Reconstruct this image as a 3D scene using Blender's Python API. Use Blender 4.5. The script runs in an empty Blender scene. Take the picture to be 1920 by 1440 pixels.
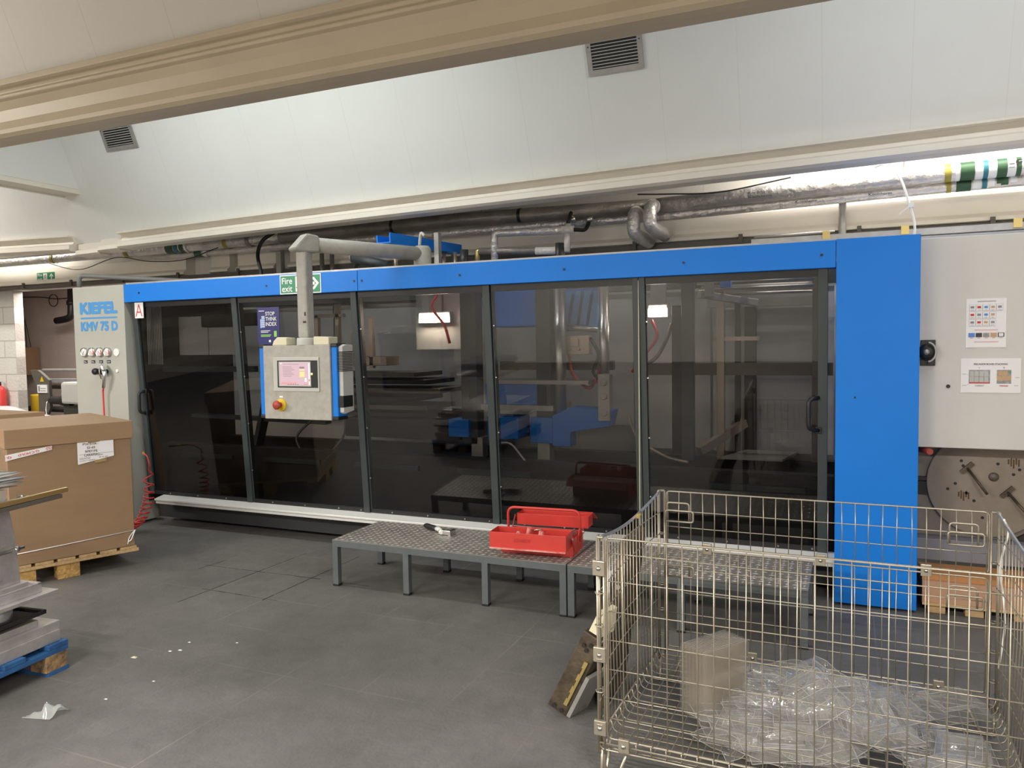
import bpy, math, random
from mathutils import Vector as V, Matrix
random.seed(7)
SC = bpy.context.scene
COL = SC.collection

# ------------------------------------------------------------------ camera
cam_data = bpy.data.cameras.new('camera')
cam = bpy.data.objects.new('camera', cam_data)
COL.objects.link(cam)
cam.matrix_world = Matrix(((0.91645, -0.00711, 0.40008, 0.0),
                           (0.39983, 0.05591, -0.91488, 0.0),
                           (-0.01586, 0.99841, 0.05408, 1.6),
                           (0, 0, 0, 1)))
cam_data.sensor_width = 36.0
cam_data.lens = 36.0 * 1445 / 1920
cam_data.clip_start = 0.05
SC.camera = cam

# ------------------------------------------------------------------ world, exposure
SC.view_settings.view_transform = 'Standard'
SC.view_settings.look = 'None'
SC.view_settings.gamma = 1.0
SC.view_settings.use_curve_mapping = False
SC.view_settings.exposure = 0.25
SC.cycles.transparent_max_bounces = 40
SC.cycles.max_bounces = 10
SC.cycles.sample_clamp_indirect = 6.0
W = bpy.data.worlds.new('world')
SC.world = W
W.use_nodes = True
W.node_tree.nodes['Background'].inputs[0].default_value = (1, 0.97, 0.92, 1)
W.node_tree.nodes['Background'].inputs[1].default_value = 0.02


# ------------------------------------------------------------------ materials
def mat(name, col, rough=0.5, metal=0.0, var=0.0, vscale=6.0, bump=0.0, bscale=40.0, col2=None, emit=None, estr=0.0, spec=0.5, stretch=None):
    m = bpy.data.materials.new(name)
    m.use_nodes = True
    nt = m.node_tree
    b = nt.nodes['Principled BSDF']
    b.inputs['Base Color'].default_value = (*col, 1)
    b.inputs['Roughness'].default_value = rough
    b.inputs['Metallic'].default_value = metal
    b.inputs['Specular IOR Level'].default_value = spec
    if emit:
        b.inputs['Emission Color'].default_value = (*emit, 1)
        b.inputs['Emission Strength'].default_value = estr
    tc = nt.nodes.new('ShaderNodeTexCoord')
    src = tc.outputs['Object']
    if stretch:
        mp = nt.nodes.new('ShaderNodeMapping')
        mp.inputs['Scale'].default_value = stretch
        nt.links.new(src, mp.inputs[0])
        src = mp.outputs[0]
    if var or col2:
        n = nt.nodes.new('ShaderNodeTexNoise')
        n.inputs['Scale'].default_value = vscale
        n.inputs['Detail'].default_value = 6
        n.inputs['Roughness'].default_value = 0.65
        nt.links.new(src, n.inputs['Vector'])
        r = nt.nodes.new('ShaderNodeValToRGB')
        r.color_ramp.elements[0].position = 0.32
        r.color_ramp.elements[1].position = 0.68
        c2 = col2 if col2 else tuple(max(0, c * (1 - var)) for c in col)
        c1 = col if col2 else tuple(min(1, c * (1 + var)) for c in col)
        r.color_ramp.elements[0].color = (*c2, 1)
        r.color_ramp.elements[1].color = (*c1, 1)
        nt.links.new(n.outputs[0], r.inputs[0])
        nt.links.new(r.outputs[0], b.inputs['Base Color'])
    if bump:
        n2 = nt.nodes.new('ShaderNodeTexNoise')
        n2.inputs['Scale'].default_value = bscale
        n2.inputs['Detail'].default_value = 4
        nt.links.new(src, n2.inputs['Vector'])
        bp = nt.nodes.new('ShaderNodeBump')
        bp.inputs['Strength'].default_value = bump
        bp.inputs['Distance'].default_value = 0.02
        nt.links.new(n2.outputs[0], bp.inputs['Height'])
        nt.links.new(bp.outputs[0], b.inputs['Normal'])
    return m


def lined(name, col, line, period, width, axis=0, rough=0.5, var=0.03):
    """painted panels with a fine joint every `period` metres along one axis"""
    m = mat(name, col, rough, var=var, vscale=1.5)
    nt = m.node_tree
    b = nt.nodes['Principled BSDF']
    old = b.inputs['Base Color'].links[0].from_socket
    tc = nt.nodes.new('ShaderNodeTexCoord')
    sp = nt.nodes.new('ShaderNodeSeparateXYZ')
    nt.links.new(tc.outputs['Object'], sp.inputs[0])
    md = nt.nodes.new('ShaderNodeMath'); md.operation = 'PINGPONG'
    md.inputs[1].default_value = period / 2
    nt.links.new(sp.outputs[axis], md.inputs[0])
    lt = nt.nodes.new('ShaderNodeMath'); lt.operation = 'LESS_THAN'
    lt.inputs[1].default_value = width / 2
    nt.links.new(md.outputs[0], lt.inputs[0])
    mx = nt.nodes.new('ShaderNodeMix'); mx.data_type = 'RGBA'
    nt.links.new(lt.outputs[0], mx.inputs['Factor'])
    nt.links.new(old, mx.inputs['A'])
    mx.inputs['B'].default_value = (*line, 1)
    nt.links.new(mx.outputs['Result'], b.inputs['Base Color'])
    return m


def clear(name, tint, fres=1.45, rough=0.02, haze=0.0, hazecol=(0.8, 0.8, 0.8), bump=0.0, bscale=20.0):
    m = bpy.data.materials.new(name)
    m.use_nodes = True
    nt = m.node_tree
    nt.nodes.clear()
    out = nt.nodes.new('ShaderNodeOutputMaterial')
    tr = nt.nodes.new('ShaderNodeBsdfTransparent')
    tr.inputs[0].default_value = (*tint, 1)
    gl = nt.nodes.new('ShaderNodeBsdfGlossy')
    gl.inputs['Roughness'].default_value = rough
    fr = nt.nodes.new('ShaderNodeFresnel')
    ge = nt.nodes.new('ShaderNodeNewGeometry')
    io = nt.nodes.new('ShaderNodeMapRange')          # same reflectance on both faces of a thin sheet
    io.inputs['To Min'].default_value = fres
    io.inputs['To Max'].default_value = 1.0 / fres
    nt.links.new(ge.outputs['Backfacing'], io.inputs[0])
    nt.links.new(io.outputs[0], fr.inputs[0])
    base = tr.outputs[0]
    if haze:
        df = nt.nodes.new('ShaderNodeBsdfDiffuse')
        df.inputs[0].default_value = (*hazecol, 1)
        tl = nt.nodes.new('ShaderNodeBsdfTranslucent')
        tl.inputs[0].default_value = (*hazecol, 1)
        ad = nt.nodes.new('ShaderNodeMixShader'); ad.inputs[0].default_value = 0.5
        nt.links.new(df.outputs[0], ad.inputs[1]); nt.links.new(tl.outputs[0], ad.inputs[2])
        mh = nt.nodes.new('ShaderNodeMixShader'); mh.inputs[0].default_value = haze
        nt.links.new(tr.outputs[0], mh.inputs[1]); nt.links.new(ad.outputs[0], mh.inputs[2])
        base = mh.outputs[0]
    if bump:
        tc = nt.nodes.new('ShaderNodeTexCoord')
        n2 = nt.nodes.new('ShaderNodeTexNoise'); n2.inputs['Scale'].default_value = bscale
        n2.inputs['Detail'].default_value = 3
        nt.links.new(tc.outputs['Object'], n2.inputs['Vector'])
        bp = nt.nodes.new('ShaderNodeBump'); bp.inputs['Strength'].default_value = bump
        bp.inputs['Distance'].default_value = 0.02
        nt.links.new(n2.outputs[0], bp.inputs['Height'])
        nt.links.new(bp.outputs[0], gl.inputs['Normal']); nt.links.new(bp.outputs[0], fr.inputs['Normal'])
    ms = nt.nodes.new('ShaderNodeMixShader')
    nt.links.new(fr.outputs[0], ms.inputs[0])
    nt.links.new(base, ms.inputs[1]); nt.links.new(gl.outputs[0], ms.inputs[2])
    nt.links.new(ms.outputs[0], out.inputs[0])
    return m


def floor_mat():
    m = mat('floor_screed', (0.150, 0.145, 0.136), 0.62, col2=(0.098, 0.096, 0.092), vscale=1.3, bump=0.12, bscale=60)
    nt = m.node_tree
    b = nt.nodes['Principled BSDF']
    old = b.inputs['Base Color'].links[0].from_socket
    tc = nt.nodes.new('ShaderNodeTexCoord')
    fn = nt.nodes.new('ShaderNodeTexNoise'); fn.inputs['Scale'].default_value = 7; fn.inputs['Detail'].default_value = 10
    fn.inputs['Roughness'].default_value = 0.75; fn.inputs['Distortion'].default_value = 1.2
    nt.links.new(tc.outputs['Object'], fn.inputs['Vector'])
    mr = nt.nodes.new('ShaderNodeMapRange')
    mr.inputs['From Min'].default_value = 0.3; mr.inputs['From Max'].default_value = 0.7
    mr.inputs['To Min'].default_value = 0.86; mr.inputs['To Max'].default_value = 1.14
    nt.links.new(fn.outputs[0], mr.inputs[0])
    mul = nt.nodes.new('ShaderNodeMix'); mul.data_type = 'RGBA'; mul.blend_type = 'MULTIPLY'
    mul.inputs['Factor'].default_value = 1
    nt.links.new(old, mul.inputs['A']); nt.links.new(mr.outputs[0], mul.inputs['B'])
    # faint pale tile joints, broken up by noise
    sp = nt.nodes.new('ShaderNodeSeparateXYZ'); nt.links.new(tc.outputs['Object'], sp.inputs[0])
    mask = None
    for ax, off in ((0, 2.06), (1, -3.78)):
        a = nt.nodes.new('ShaderNodeMath'); a.operation = 'ADD'; a.inputs[1].default_value = off
        nt.links.new(sp.outputs[ax], a.inputs[0])
        p = nt.nodes.new('ShaderNodeMath'); p.operation = 'PINGPONG'; p.inputs[1].default_value = 0.22
        nt.links.new(a.outputs[0], p.inputs[0])
        l = nt.nodes.new('ShaderNodeMath'); l.operation = 'LESS_THAN'; l.inputs[1].default_value = 0.004
        nt.links.new(p.outputs[0], l.inputs[0])
        if mask is None:
            mask = l
        else:
            mxx = nt.nodes.new('ShaderNodeMath'); mxx.operation = 'MAXIMUM'
            nt.links.new(mask.outputs[0], mxx.inputs[0]); nt.links.new(l.outputs[0], mxx.inputs[1])
            mask = mxx
    n3 = nt.nodes.new('ShaderNodeTexNoise'); n3.inputs['Scale'].default_value = 1.7
    nt.links.new(tc.outputs['Object'], n3.inputs['Vector'])
    r3 = nt.nodes.new('ShaderNodeMapRange'); r3.inputs['From Min'].default_value = 0.46; r3.inputs['From Max'].default_value = 0.62
    r3.inputs['To Max'].default_value = 0.42
    nt.links.new(n3.outputs[0], r3.inputs[0])
    mm = nt.nodes.new('ShaderNodeMath'); mm.operation = 'MULTIPLY'
    nt.links.new(mask.outputs[0], mm.inputs[0]); nt.links.new(r3.outputs[0], mm.inputs[1])
    mx = nt.nodes.new('ShaderNodeMix'); mx.data_type = 'RGBA'
    nt.links.new(mm.outputs[0], mx.inputs['Factor']); nt.links.new(mul.outputs['Result'], mx.inputs['A'])
    mx.inputs['B'].default_value = (0.24, 0.23, 0.215, 1)
    nt.links.new(mx.outputs['Result'], b.inputs['Base Color'])
    return m


def block_mat():
    m = mat('painted_block', (0.72, 0.69, 0.64), 0.7, var=0.05, vscale=3, bump=0.3, bscale=30)
    nt = m.node_tree
    b = nt.nodes['Principled BSDF']
    tc = nt.nodes.new('ShaderNodeTexCoord')
    mp = nt.nodes.new('ShaderNodeMapping')
    mp.inputs['Rotation'].default_value = (math.radians(90), 0, 0)
    nt.links.new(tc.outputs['Object'], mp.inputs[0])
    br = nt.nodes.new('ShaderNodeTexBrick')
    br.inputs['Scale'].default_value = 1.0
    br.inputs['Brick Width'].default_value = 0.44
    br.inputs['Row Height'].default_value = 0.215
    br.inputs['Mortar Size'].default_value = 0.008
    br.inputs['Color1'].default_value = (0.74, 0.72, 0.67, 1)
    br.inputs['Color2'].default_value = (0.70, 0.68, 0.63, 1)
    br.inputs['Mortar'].default_value = (0.50, 0.47, 0.43, 1)
    nt.links.new(mp.outputs[0], br.inputs['Vector'])
    nt.links.new(br.outputs['Color'], b.inputs['Base Color'])
    return m


M = {}
M['floor'] = floor_mat()
M['seam'] = mat('floor_crack', (0.012, 0.012, 0.012), 0.8)
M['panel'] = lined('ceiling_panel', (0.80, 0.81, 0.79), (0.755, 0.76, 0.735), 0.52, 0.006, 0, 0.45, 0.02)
M['panel_dimmed'] = lined('ceiling_panel_front_dimmed', (0.60, 0.565, 0.505), (0.54, 0.505, 0.45), 0.52, 0.006, 0, 0.5, 0.02)  # front panels darkened in colour for the weaker light on them
M['wall'] = lined('wall_cladding', (0.82, 0.79, 0.735), (0.70, 0.67, 0.62), 1.1, 0.006, 0, 0.6, 0.04)
M['pink_wall'] = mat('old_plaster', (0.70, 0.60, 0.55), 0.85, var=0.06, vscale=2.5, bump=0.15, bscale=25)
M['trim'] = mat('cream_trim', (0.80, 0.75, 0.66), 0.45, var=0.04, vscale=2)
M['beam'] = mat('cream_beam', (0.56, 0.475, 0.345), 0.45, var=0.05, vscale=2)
M['block'] = block_mat()
M['blue'] = mat('machine_blue', (0.006, 0.195, 0.72), 0.45, var=0.03, vscale=2, spec=0.3)
M['cab'] = mat('cabinet_grey_white', (0.43, 0.435, 0.395), 0.5, var=0.03, vscale=4)
M['cab2'] = mat('cabinet_pale_grey', (0.63, 0.61, 0.58), 0.5, var=0.03, vscale=3)
M['pend'] = mat('pendant_grey', (0.38, 0.37, 0.335), 0.5, var=0.12, vscale=18)
M['dframe'] = mat('door_frame_grey', (0.038, 0.049, 0.050), 0.45)
M['black'] = mat('black_plastic', (0.012, 0.012, 0.013), 0.4)
M['darkmetal'] = mat('dark_steel', (0.028, 0.027, 0.026), 0.55, 0.3, var=0.3)
M['alu'] = mat('aluminium', (0.66, 0.66, 0.66), 0.35, 0.9, var=0.06, vscale=10)
M['alu_plate'] = mat('worn_aluminium', (0.62, 0.59, 0.58), 0.42, 0.75, var=0.14, vscale=9, bump=0.1, bscale=20)
M['white_alu'] = mat('pale_rail', (0.80, 0.80, 0.78), 0.35, 0.2)
M['bronze'] = mat('warm_profile', (0.48, 0.40, 0.33), 0.35, 0.7, var=0.08)
M['brownbeam'] = mat('brown_beam', (0.15, 0.128, 0.11), 0.5, 0.4, var=0.1)
M['steel'] = mat('steel', (0.55, 0.54, 0.52), 0.3, 1.0)
M['leggrey'] = mat('leg_blue_grey', (0.10, 0.115, 0.12), 0.5, var=0.1, vscale=12)
M['checker'] = mat('checker_plate', (0.34, 0.315, 0.285), 0.42, 0.45, var=0.22, vscale=5)
M['lug'] = mat('checker_lug', (0.74, 0.72, 0.68), 0.30, 0.5)
M['wire'] = mat('zinc_wire', (0.42, 0.38, 0.305), 0.38, 0.7, var=0.1, vscale=8)
M['red'] = mat('toolbox_red', (0.58, 0.045, 0.036), 0.38, var=0.07, vscale=9)
M['redworn'] = mat('worn_lip', (0.80, 0.50, 0.44), 0.45, col2=(0.66, 0.06, 0.05), vscale=14)
M['hose'] = mat('red_hose', (0.72, 0.06, 0.055), 0.35)
M['card'] = mat('cardboard', (0.315, 0.20, 0.112), 0.62, var=0.06, vscale=2.5, stretch=(1, 1, 5))
M['card2'] = mat('cardboard_dull', (0.42, 0.25, 0.16), 0.7, var=0.06)
M['wood'] = mat('pallet_wood', (0.50, 0.34, 0.17), 0.75, var=0.22, vscale=9, stretch=(1, 6, 6))
M['chip'] = mat('chip_block', (0.52, 0.32, 0.11), 0.85, var=0.35, vscale=30, bump=0.5, bscale=60)
M['bluewood'] = mat('blue_pallet_paint', (0.022, 0.10, 0.27), 0.6, var=0.35, vscale=8)
M['worn_wood'] = mat('worn_pallet_wood', (0.46, 0.29, 0.13), 0.85, col2=(0.10, 0.07, 0.05), vscale=14, bump=0.4, bscale=30)
M['paper'] = mat('paper', (0.84, 0.83, 0.84), 0.6)
M['ink'] = mat('black_ink', (0.02, 0.02, 0.022), 0.6)
M['greyink'] = mat('grey_ink', (0.25, 0.25, 0.27), 0.6)
M['redink'] = mat('red_ink', (0.65, 0.03, 0.04), 0.6)
M['green'] = mat('sign_green', (0.012, 0.24, 0.11), 0.4)
M['signwhite'] = mat('sign_white', (0.82, 0.84, 0.82), 0.4)
M['navy'] = mat('poster_navy', (0.022, 0.022, 0.14), 0.35)
M['lime'] = mat('poster_lime', (0.28, 0.62, 0.10), 0.5)
M['skyblue'] = mat('letter_blue', (0.07, 0.30, 0.66), 0.5)
M['foil'] = mat('foil_lagging', (0.70, 0.67, 0.65), 0.36, 0.55, var=0.16, vscale=7, bump=0.9, bscale=20)
M['foil_dull_shaded'] = mat('foil_dull_shaded', (0.26, 0.235, 0.21), 0.42, 0.45, var=0.25, vscale=6, bump=0.4, bscale=22)  # dull foil, also the shaded tone of the long pipe's middle
M['wrap'] = mat('white_lagging', (0.66, 0.62, 0.57), 0.6, 0.2, var=0.1, bump=0.3, bscale=40)
M['yellow'] = mat('yellow', (0.72, 0.47, 0.015), 0.45, var=0.04)
M['tape_y'] = mat('yellow_tape', (0.38, 0.32, 0.06), 0.5)
M['tape_g'] = mat('green_tape', (0.035, 0.10, 0.045), 0.5)
M['tape_t'] = mat('teal_tape', (0.03, 0.19, 0.24), 0.5)
M['cream'] = mat('cream_plastic', (0.70, 0.66, 0.48), 0.5, var=0.05)
M['screen'] = mat('lit_screen', (0.3, 0.2, 0.22), 0.3, emit=(0.62, 0.45, 0.52), estr=0.62)
M['screen_y'] = mat('lit_screen_yellow', (0.3, 0.3, 0.1), 0.3, emit=(0.85, 0.60, 0.28), estr=0.8)
M['screen_w'] = mat('lit_screen_white', (0.3, 0.3, 0.3), 0.3, emit=(0.85, 0.75, 0.78), estr=0.8)
M['screen_r'] = mat('lit_screen_red', (0.3, 0.1, 0.1), 0.3, emit=(0.75, 0.22, 0.22), estr=0.7)
M['stop_red'] = mat('stop_red', (0.38, 0.05, 0.03), 0.45)
M['lamp'] = mat('lamp_face', (1, 1, 1), 0.4, emit=(1.0, 0.84, 0.66), estr=22)
M['tube'] = mat('tube_face', (1, 1, 1), 0.4, emit=(1.0, 0.97, 0.92), estr=3)
M['smoked'] = clear('smoked_pane', (0.66, 0.65, 0.64), 1.5, 0.015)
M['stretch'] = clear('stretch_wrap', (0.97, 0.97, 0.97), 1.2, 0.2, bump=0.4, bscale=14)
M['blister'] = clear('blister_plastic', (0.93, 0.93, 0.93), 1.6, 0.07, haze=0.12, hazecol=(1.0, 0.985, 0.96), bump=0.35, bscale=28)
M['rim'] = clear('blister_rim_glint', (0.93, 0.93, 0.93), 1.6, 0.1, haze=0.4, hazecol=(1.0, 0.985, 0.97))  # paler plastic along rims and creases, imitates edge highlights
M['acryl'] = clear('acrylic', (0.88, 0.88, 0.88), 1.45, 0.12, haze=0.45, hazecol=(.9, .9, .9))
M['sheetp'] = clear('pale_sheet', (0.9, 0.9, 0.9), 1.4, 0.1, haze=0.7, hazecol=(.92, .92, .92))
M['film'] = mat('white_film', (0.78, 0.78, 0.80), 0.4)
M['dkolive'] = mat('olive_grey', (0.105, 0.095, 0.08), 0.5)
M['dkgreen'] = mat('green_grey', (0.07, 0.078, 0.065), 0.5)
M['rust'] = mat('greasy_tool_steel', (0.16, 0.125, 0.085), 0.5, 0.5, col2=(0.045, 0.036, 0.027), vscale=9, bump=0.25, bscale=30)
M['brass'] = mat('brass', (0.70, 0.55, 0.22), 0.35, 0.9)
M['winder'] = mat('winder_grey', (0.22, 0.19, 0.165), 0.6, var=0.12, vscale=5)
M['disc'] = mat('disc_beige', (0.30, 0.255, 0.21), 0.6, var=0.12, vscale=6)
M['bgrey'] = mat('blue_grey_sheet', (0.20, 0.20, 0.23), 0.6)
M['innerw'] = mat('inner_panel_grey', (0.50, 0.50, 0.50), 0.6, var=0.05)
M['cable'] = mat('white_cable', (0.72, 0.72, 0.70), 0.5)
M['galv'] = mat('galvanised', (0.42, 0.41, 0.39), 0.45, 0.6, var=0.1, vscale=12)
M['tin'] = mat('pale_housing', (0.50, 0.50, 0.47), 0.5, var=0.05)
M['orangewood'] = mat('board_edge', (0.42, 0.20, 0.07), 0.7, var=0.1)
M['plinth'] = mat('dark_plinth', (0.03, 0.031, 0.032), 0.6)
M['pic_brown'] = mat('picture_brown', (0.55, 0.36, 0.2), 0.6)
M['pic_grey'] = mat('picture_grey', (0.45, 0.46, 0.47), 0.6, col2=(0.2, 0.2, 0.2), vscale=40)
M['pic_blue'] = mat('picture_blue', (0.10, 0.25, 0.65), 0.6)
M['pic_dark'] = mat('picture_dark', (0.05, 0.05, 0.06), 0.6)


# ------------------------------------------------------------------ mesh builder
class MB:
    def __init__(self):
        self.v, self.f, self.mi, self.sm = [], [], [], []
        self.mats = []
        self.cur = 0

    def use(self, m):
        if m not in self.mats:
            self.mats.append(m)
        self.cur = self.mats.index(m)
        return self

    def add(self, vs, fs, smooth=False):
        o = len(self.v)
        self.v += [V(p) for p in vs]
        for f in fs:
            self.f.append([i + o for i in f]); self.mi.append(self.cur); self.sm.append(smooth)
        return self

    def box(self, x0, y0, z0, x1, y1, z1):
        vs = [(x0, y0, z0), (x1, y0, z0), (x1, y1, z0), (x0, y1, z0), (x0, y0, z1), (x1, y0, z1), (x1, y1, z1), (x0, y1, z1)]
        return self.add(vs, [(0, 3, 2, 1), (4, 5, 6, 7), (0, 1, 5, 4), (1, 2, 6, 5), (2, 3, 7, 6), (3, 0, 4, 7)])

    def hexa(self, b, t):
        """b, t: four bottom and four top points"""
        return self.add(list(b) + list(t), [(0, 3, 2, 1), (4, 5, 6, 7), (0, 1, 5, 4), (1, 2, 6, 5), (2, 3, 7, 6), (3, 0, 4, 7)])

    def bar(self, a, b, w, h, up=(0, 0, 1)):
        a, b = V(a), V(b)
        d = (b - a).normalized()
        s = d.cross(V(up)).normalized() * (w / 2)
        u = s.cross(d).normalized() * (h / 2)
        return self.hexa([a - s - u, a + s - u, a + s + u, a - s + u], [b - s - u, b + s - u, b + s + u, b - s + u])

    def prism(self, poly, axis, lo, hi):
        """poly in the two remaining axes (in order), extruded along axis"""
        n = len(poly)

        def p(q, h):
            if axis == 0: return (h, q[0], q[1])
            if axis == 1: return (q[0], h, q[1])
            return (q[0], q[1], h)
        vs = [p(q, lo) for q in poly] + [p(q, hi) for q in poly]
        fs = [tuple(range(n - 1, -1, -1)), tuple(range(n, 2 * n))] + [(i, (i + 1) % n, (i + 1) % n + n, i + n) for i in range(n)]
        return self.add(vs, fs)

    def tube(self, pts, r, seg=8, closed=False, caps=True):
        pts = [V(p) for p in pts]
        n = len(pts)
        rs = r if isinstance(r, (list, tuple)) else [r] * n
        vs, fs = [], []
        prev = None
        for i, p in enumerate(pts):
            if closed:
                d = pts[(i + 1) % n] - pts[i - 1]
            else:
                d = pts[min(i + 1, n - 1)] - pts[max(i - 1, 0)]
            if d.length < 1e-9: d = V((0, 0, 1))
            d.normalize()
            if prev is None:
                u = d.cross(V((0, 0, 1)))
                if u.length < 1e-3: u = d.cross(V((1, 0, 0)))
            else:
                u = prev - d * prev.dot(d)
            u.normalize(); prev = u
            w = d.cross(u)
            for k in range(seg):
                a = 2 * math.pi * k / seg
                vs.append(p + (u * math.cos(a) + w * math.sin(a)) * rs[i])
        m = n if closed else n - 1
        for i in range(m):
            for k in range(seg):
                a, b = i * seg + k, i * seg + (k + 1) % seg
                c, d2 = ((i + 1) % n) * seg + (k + 1) % seg, ((i + 1) % n) * seg + k
                fs.append((a, d2, c, b))
        self.add(vs, fs, True)
        if caps and not closed:
            o = len(self.v) - len(vs)
            self.f.append([o + k for k in range(seg)]); self.mi.append(self.cur); self.sm.append(False)
            self.f.append([o + (n - 1) * seg + k for k in range(seg - 1, -1, -1)]); self.mi.append(self.cur); self.sm.append(False)
        return self

    def cyl(self, a, b, r, seg=20):
        return self.tube([a, b], r, seg)

    def lathe(self, prof, c=(0, 0, 0), axis='z', seg=24, sx=1.0):
        """prof: (radius, height) pairs around an axis through c"""
        vs, fs = [], []
        n = len(prof)
        for k in range(seg):
            a = 2 * math.pi * k / seg
            for (r, h) in prof:
                x, y = r * math.cos(a) * sx, r * math.sin(a)
                if axis == 'z': p = (x, y, h)
                elif axis == 'y': p = (x, h, y)
                else: p = (h, x, y)
                vs.append(V(c) + V(p))
        for k in range(seg):
            for i in range(n - 1):
                q = [k * n + i, ((k + 1) % seg) * n + i, ((k + 1) % seg) * n + i + 1, k * n + i + 1]
                fs.append(q)
        return self.add(vs, fs, True)

    def grid(self, nx, ny, fn, smooth=True):
        vs = [fn(i / (nx - 1), j / (ny - 1)) for j in range(ny) for i in range(nx)]
        fs = [(j * nx + i, j * nx + i + 1, (j + 1) * nx + i + 1, (j + 1) * nx + i) for j in range(ny - 1) for i in range(nx - 1)]
        return self.add(vs, fs, smooth)

    def quad(self, a, b, c, d):
        return self.add([a, b, c, d], [(0, 1, 2, 3)])

    def text(self, body, org, xd, yd, h, w=None, bold=0.0, depth=0.001, mid=True):
        """flat lettering of cap height h; org = centre (mid) or lower left corner; w squeezes or stretches to a width"""
        cu = bpy.data.curves.new('t', 'FONT')
        cu.body = body
        cu.size = 1.0
        cu.offset = min(bold, 0.0)
        cu.resolution_u = 3
        ob = bpy.data.objects.new('t', cu)
        COL.objects.link(ob)
        dg = bpy.context.evaluated_depsgraph_get()
        me = bpy.data.meshes.new_from_object(ob.evaluated_get(dg))
        pts = [v.co.copy() for v in me.vertices]
        fs = [tuple(p.vertices) for p in me.polygons]
        bpy.data.objects.remove(ob); bpy.data.curves.remove(cu); bpy.data.meshes.remove(me)
        if not pts: return self
        x0, x1 = min(p.x for p in pts), max(p.x for p in pts)
        y0, y1 = min(p.y for p in pts), max(p.y for p in pts)
        s = h / max(y1 - y0, 1e-6)
        sx = (w / max(x1 - x0, 1e-6)) if w else s
        xd, yd = V(xd).normalized(), V(yd).normalized()
        nd = xd.cross(yd)
        cx, cy = ((x0 + x1) / 2, (y0 + y1) / 2) if mid else (x0, y0)
        offs = [(0, 0)]
        if bold > 0: offs += [(bold * math.cos(k * .7854), bold * math.sin(k * .7854)) for k in range(8)]
        for q, (a, b) in enumerate(offs):
            self.add([V(org) + xd * (p.x - cx + a) * sx + yd * (p.y - cy + b) * s + nd * (depth + q * .00006) for p in pts], fs)
        return self

    def build(self, name, m=None, parent=None, local=False, bevel=0.0, loc=None, shade=None):
        mats = self.mats if self.mats else [m]
        if m is not None and self.mats and m not in self.mats: pass
        root = parent
        while root is not None and root.parent is not None: root = root.parent
        if parent is not None:
            off = V((0, 0, 0)) if local else root.location.copy()
        elif loc is not None:
            off = V(loc)
        else:
            xs = [p.x for p in self.v]; ys = [p.y for p in self.v]; zs = [p.z for p in self.v]
            off = V(((min(xs) + max(xs)) / 2, (min(ys) + max(ys)) / 2, min(zs)))
        me = bpy.data.meshes.new(name)
        me.from_pydata([tuple(p - off) for p in self.v], [], self.f)
        for mm in mats: me.materials.append(mm)
        me.polygons.foreach_set('material_index', self.mi)
        me.polygons.foreach_set('use_smooth', self.sm)
        me.update()
        import bmesh
        bm = bmesh.new(); bm.from_mesh(me)
        bmesh.ops.recalc_face_normals(bm, faces=bm.faces) if len(self.f) > 1 else None
        bm.to_mesh(me); bm.free()
        o = bpy.data.objects.new(name, me)
        COL.objects.link(o)
        if parent is not None: o.parent = parent
        else: o.location = off
        if bevel:
            b = o.modifiers.new('bevel', 'BEVEL')
            b.width = bevel; b.segments = 2; b.limit_method = 'ANGLE'; b.angle_limit = math.radians(50)
        return o


def tag(o, label=None, cat=None, group=None, kind=None):
    if label: o['label'] = label
    if cat: o['category'] = cat
    if group: o['group'] = group
    if kind: o['kind'] = kind
    return o


def thing(name, label, cat, loc=(0, 0, 0), rz=0.0, group=None):
    o = bpy.data.objects.new(name, None)
    o.empty_display_size = 0.1
    COL.objects.link(o)
    o.location = loc
    o.rotation_euler = (0, 0, rz)
    return tag(o, label, cat, group)


def struct(name, mb, m, **k):
    return tag(mb.build(name, m, **k), kind='structure')


def bent(pts, r=0.02, n=5):
    """round the inner corners of a polyline"""
    pts = [V(p) for p in pts]
    out = [pts[0]]
    for i in range(1, len(pts) - 1):
        a, b, c = pts[i - 1], pts[i], pts[i + 1]
        d1 = min(r, (a - b).length * 0.45); d2 = min(r, (c - b).length * 0.45)
        p, q = b + (a - b).normalized() * d1, b + (c - b).normalized() * d2
        for k in range(n + 1):
            t = k / n
            out.append(p * (1 - t) ** 2 + b * 2 * t * (1 - t) + q * t * t)
    out.append(pts[-1])
    return out


def curve(pts, n=12):
    """Catmull-Rom through points"""
    pts = [V(p) for p in pts]
    P = [pts[0] * 2 - pts[1]] + pts + [pts[-1] * 2 - pts[-2]]
    out = []
    for i in range(1, len(P) - 2):
        p0, p1, p2, p3 = P[i - 1], P[i], P[i + 1], P[i + 2]
        for k in range(n):
            t = k / n
            out.append(0.5 * ((2 * p1) + (p2 - p0) * t + (2 * p0 - 5 * p1 + 4 * p2 - p3) * t * t + (3 * p1 - p0 - 3 * p2 + p3) * t ** 3))
    out.append(pts[-1])
    return out


XD, YD, ZD = V((1, 0, 0)), V((0, 1, 0)), V((0, 0, 1))


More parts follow.
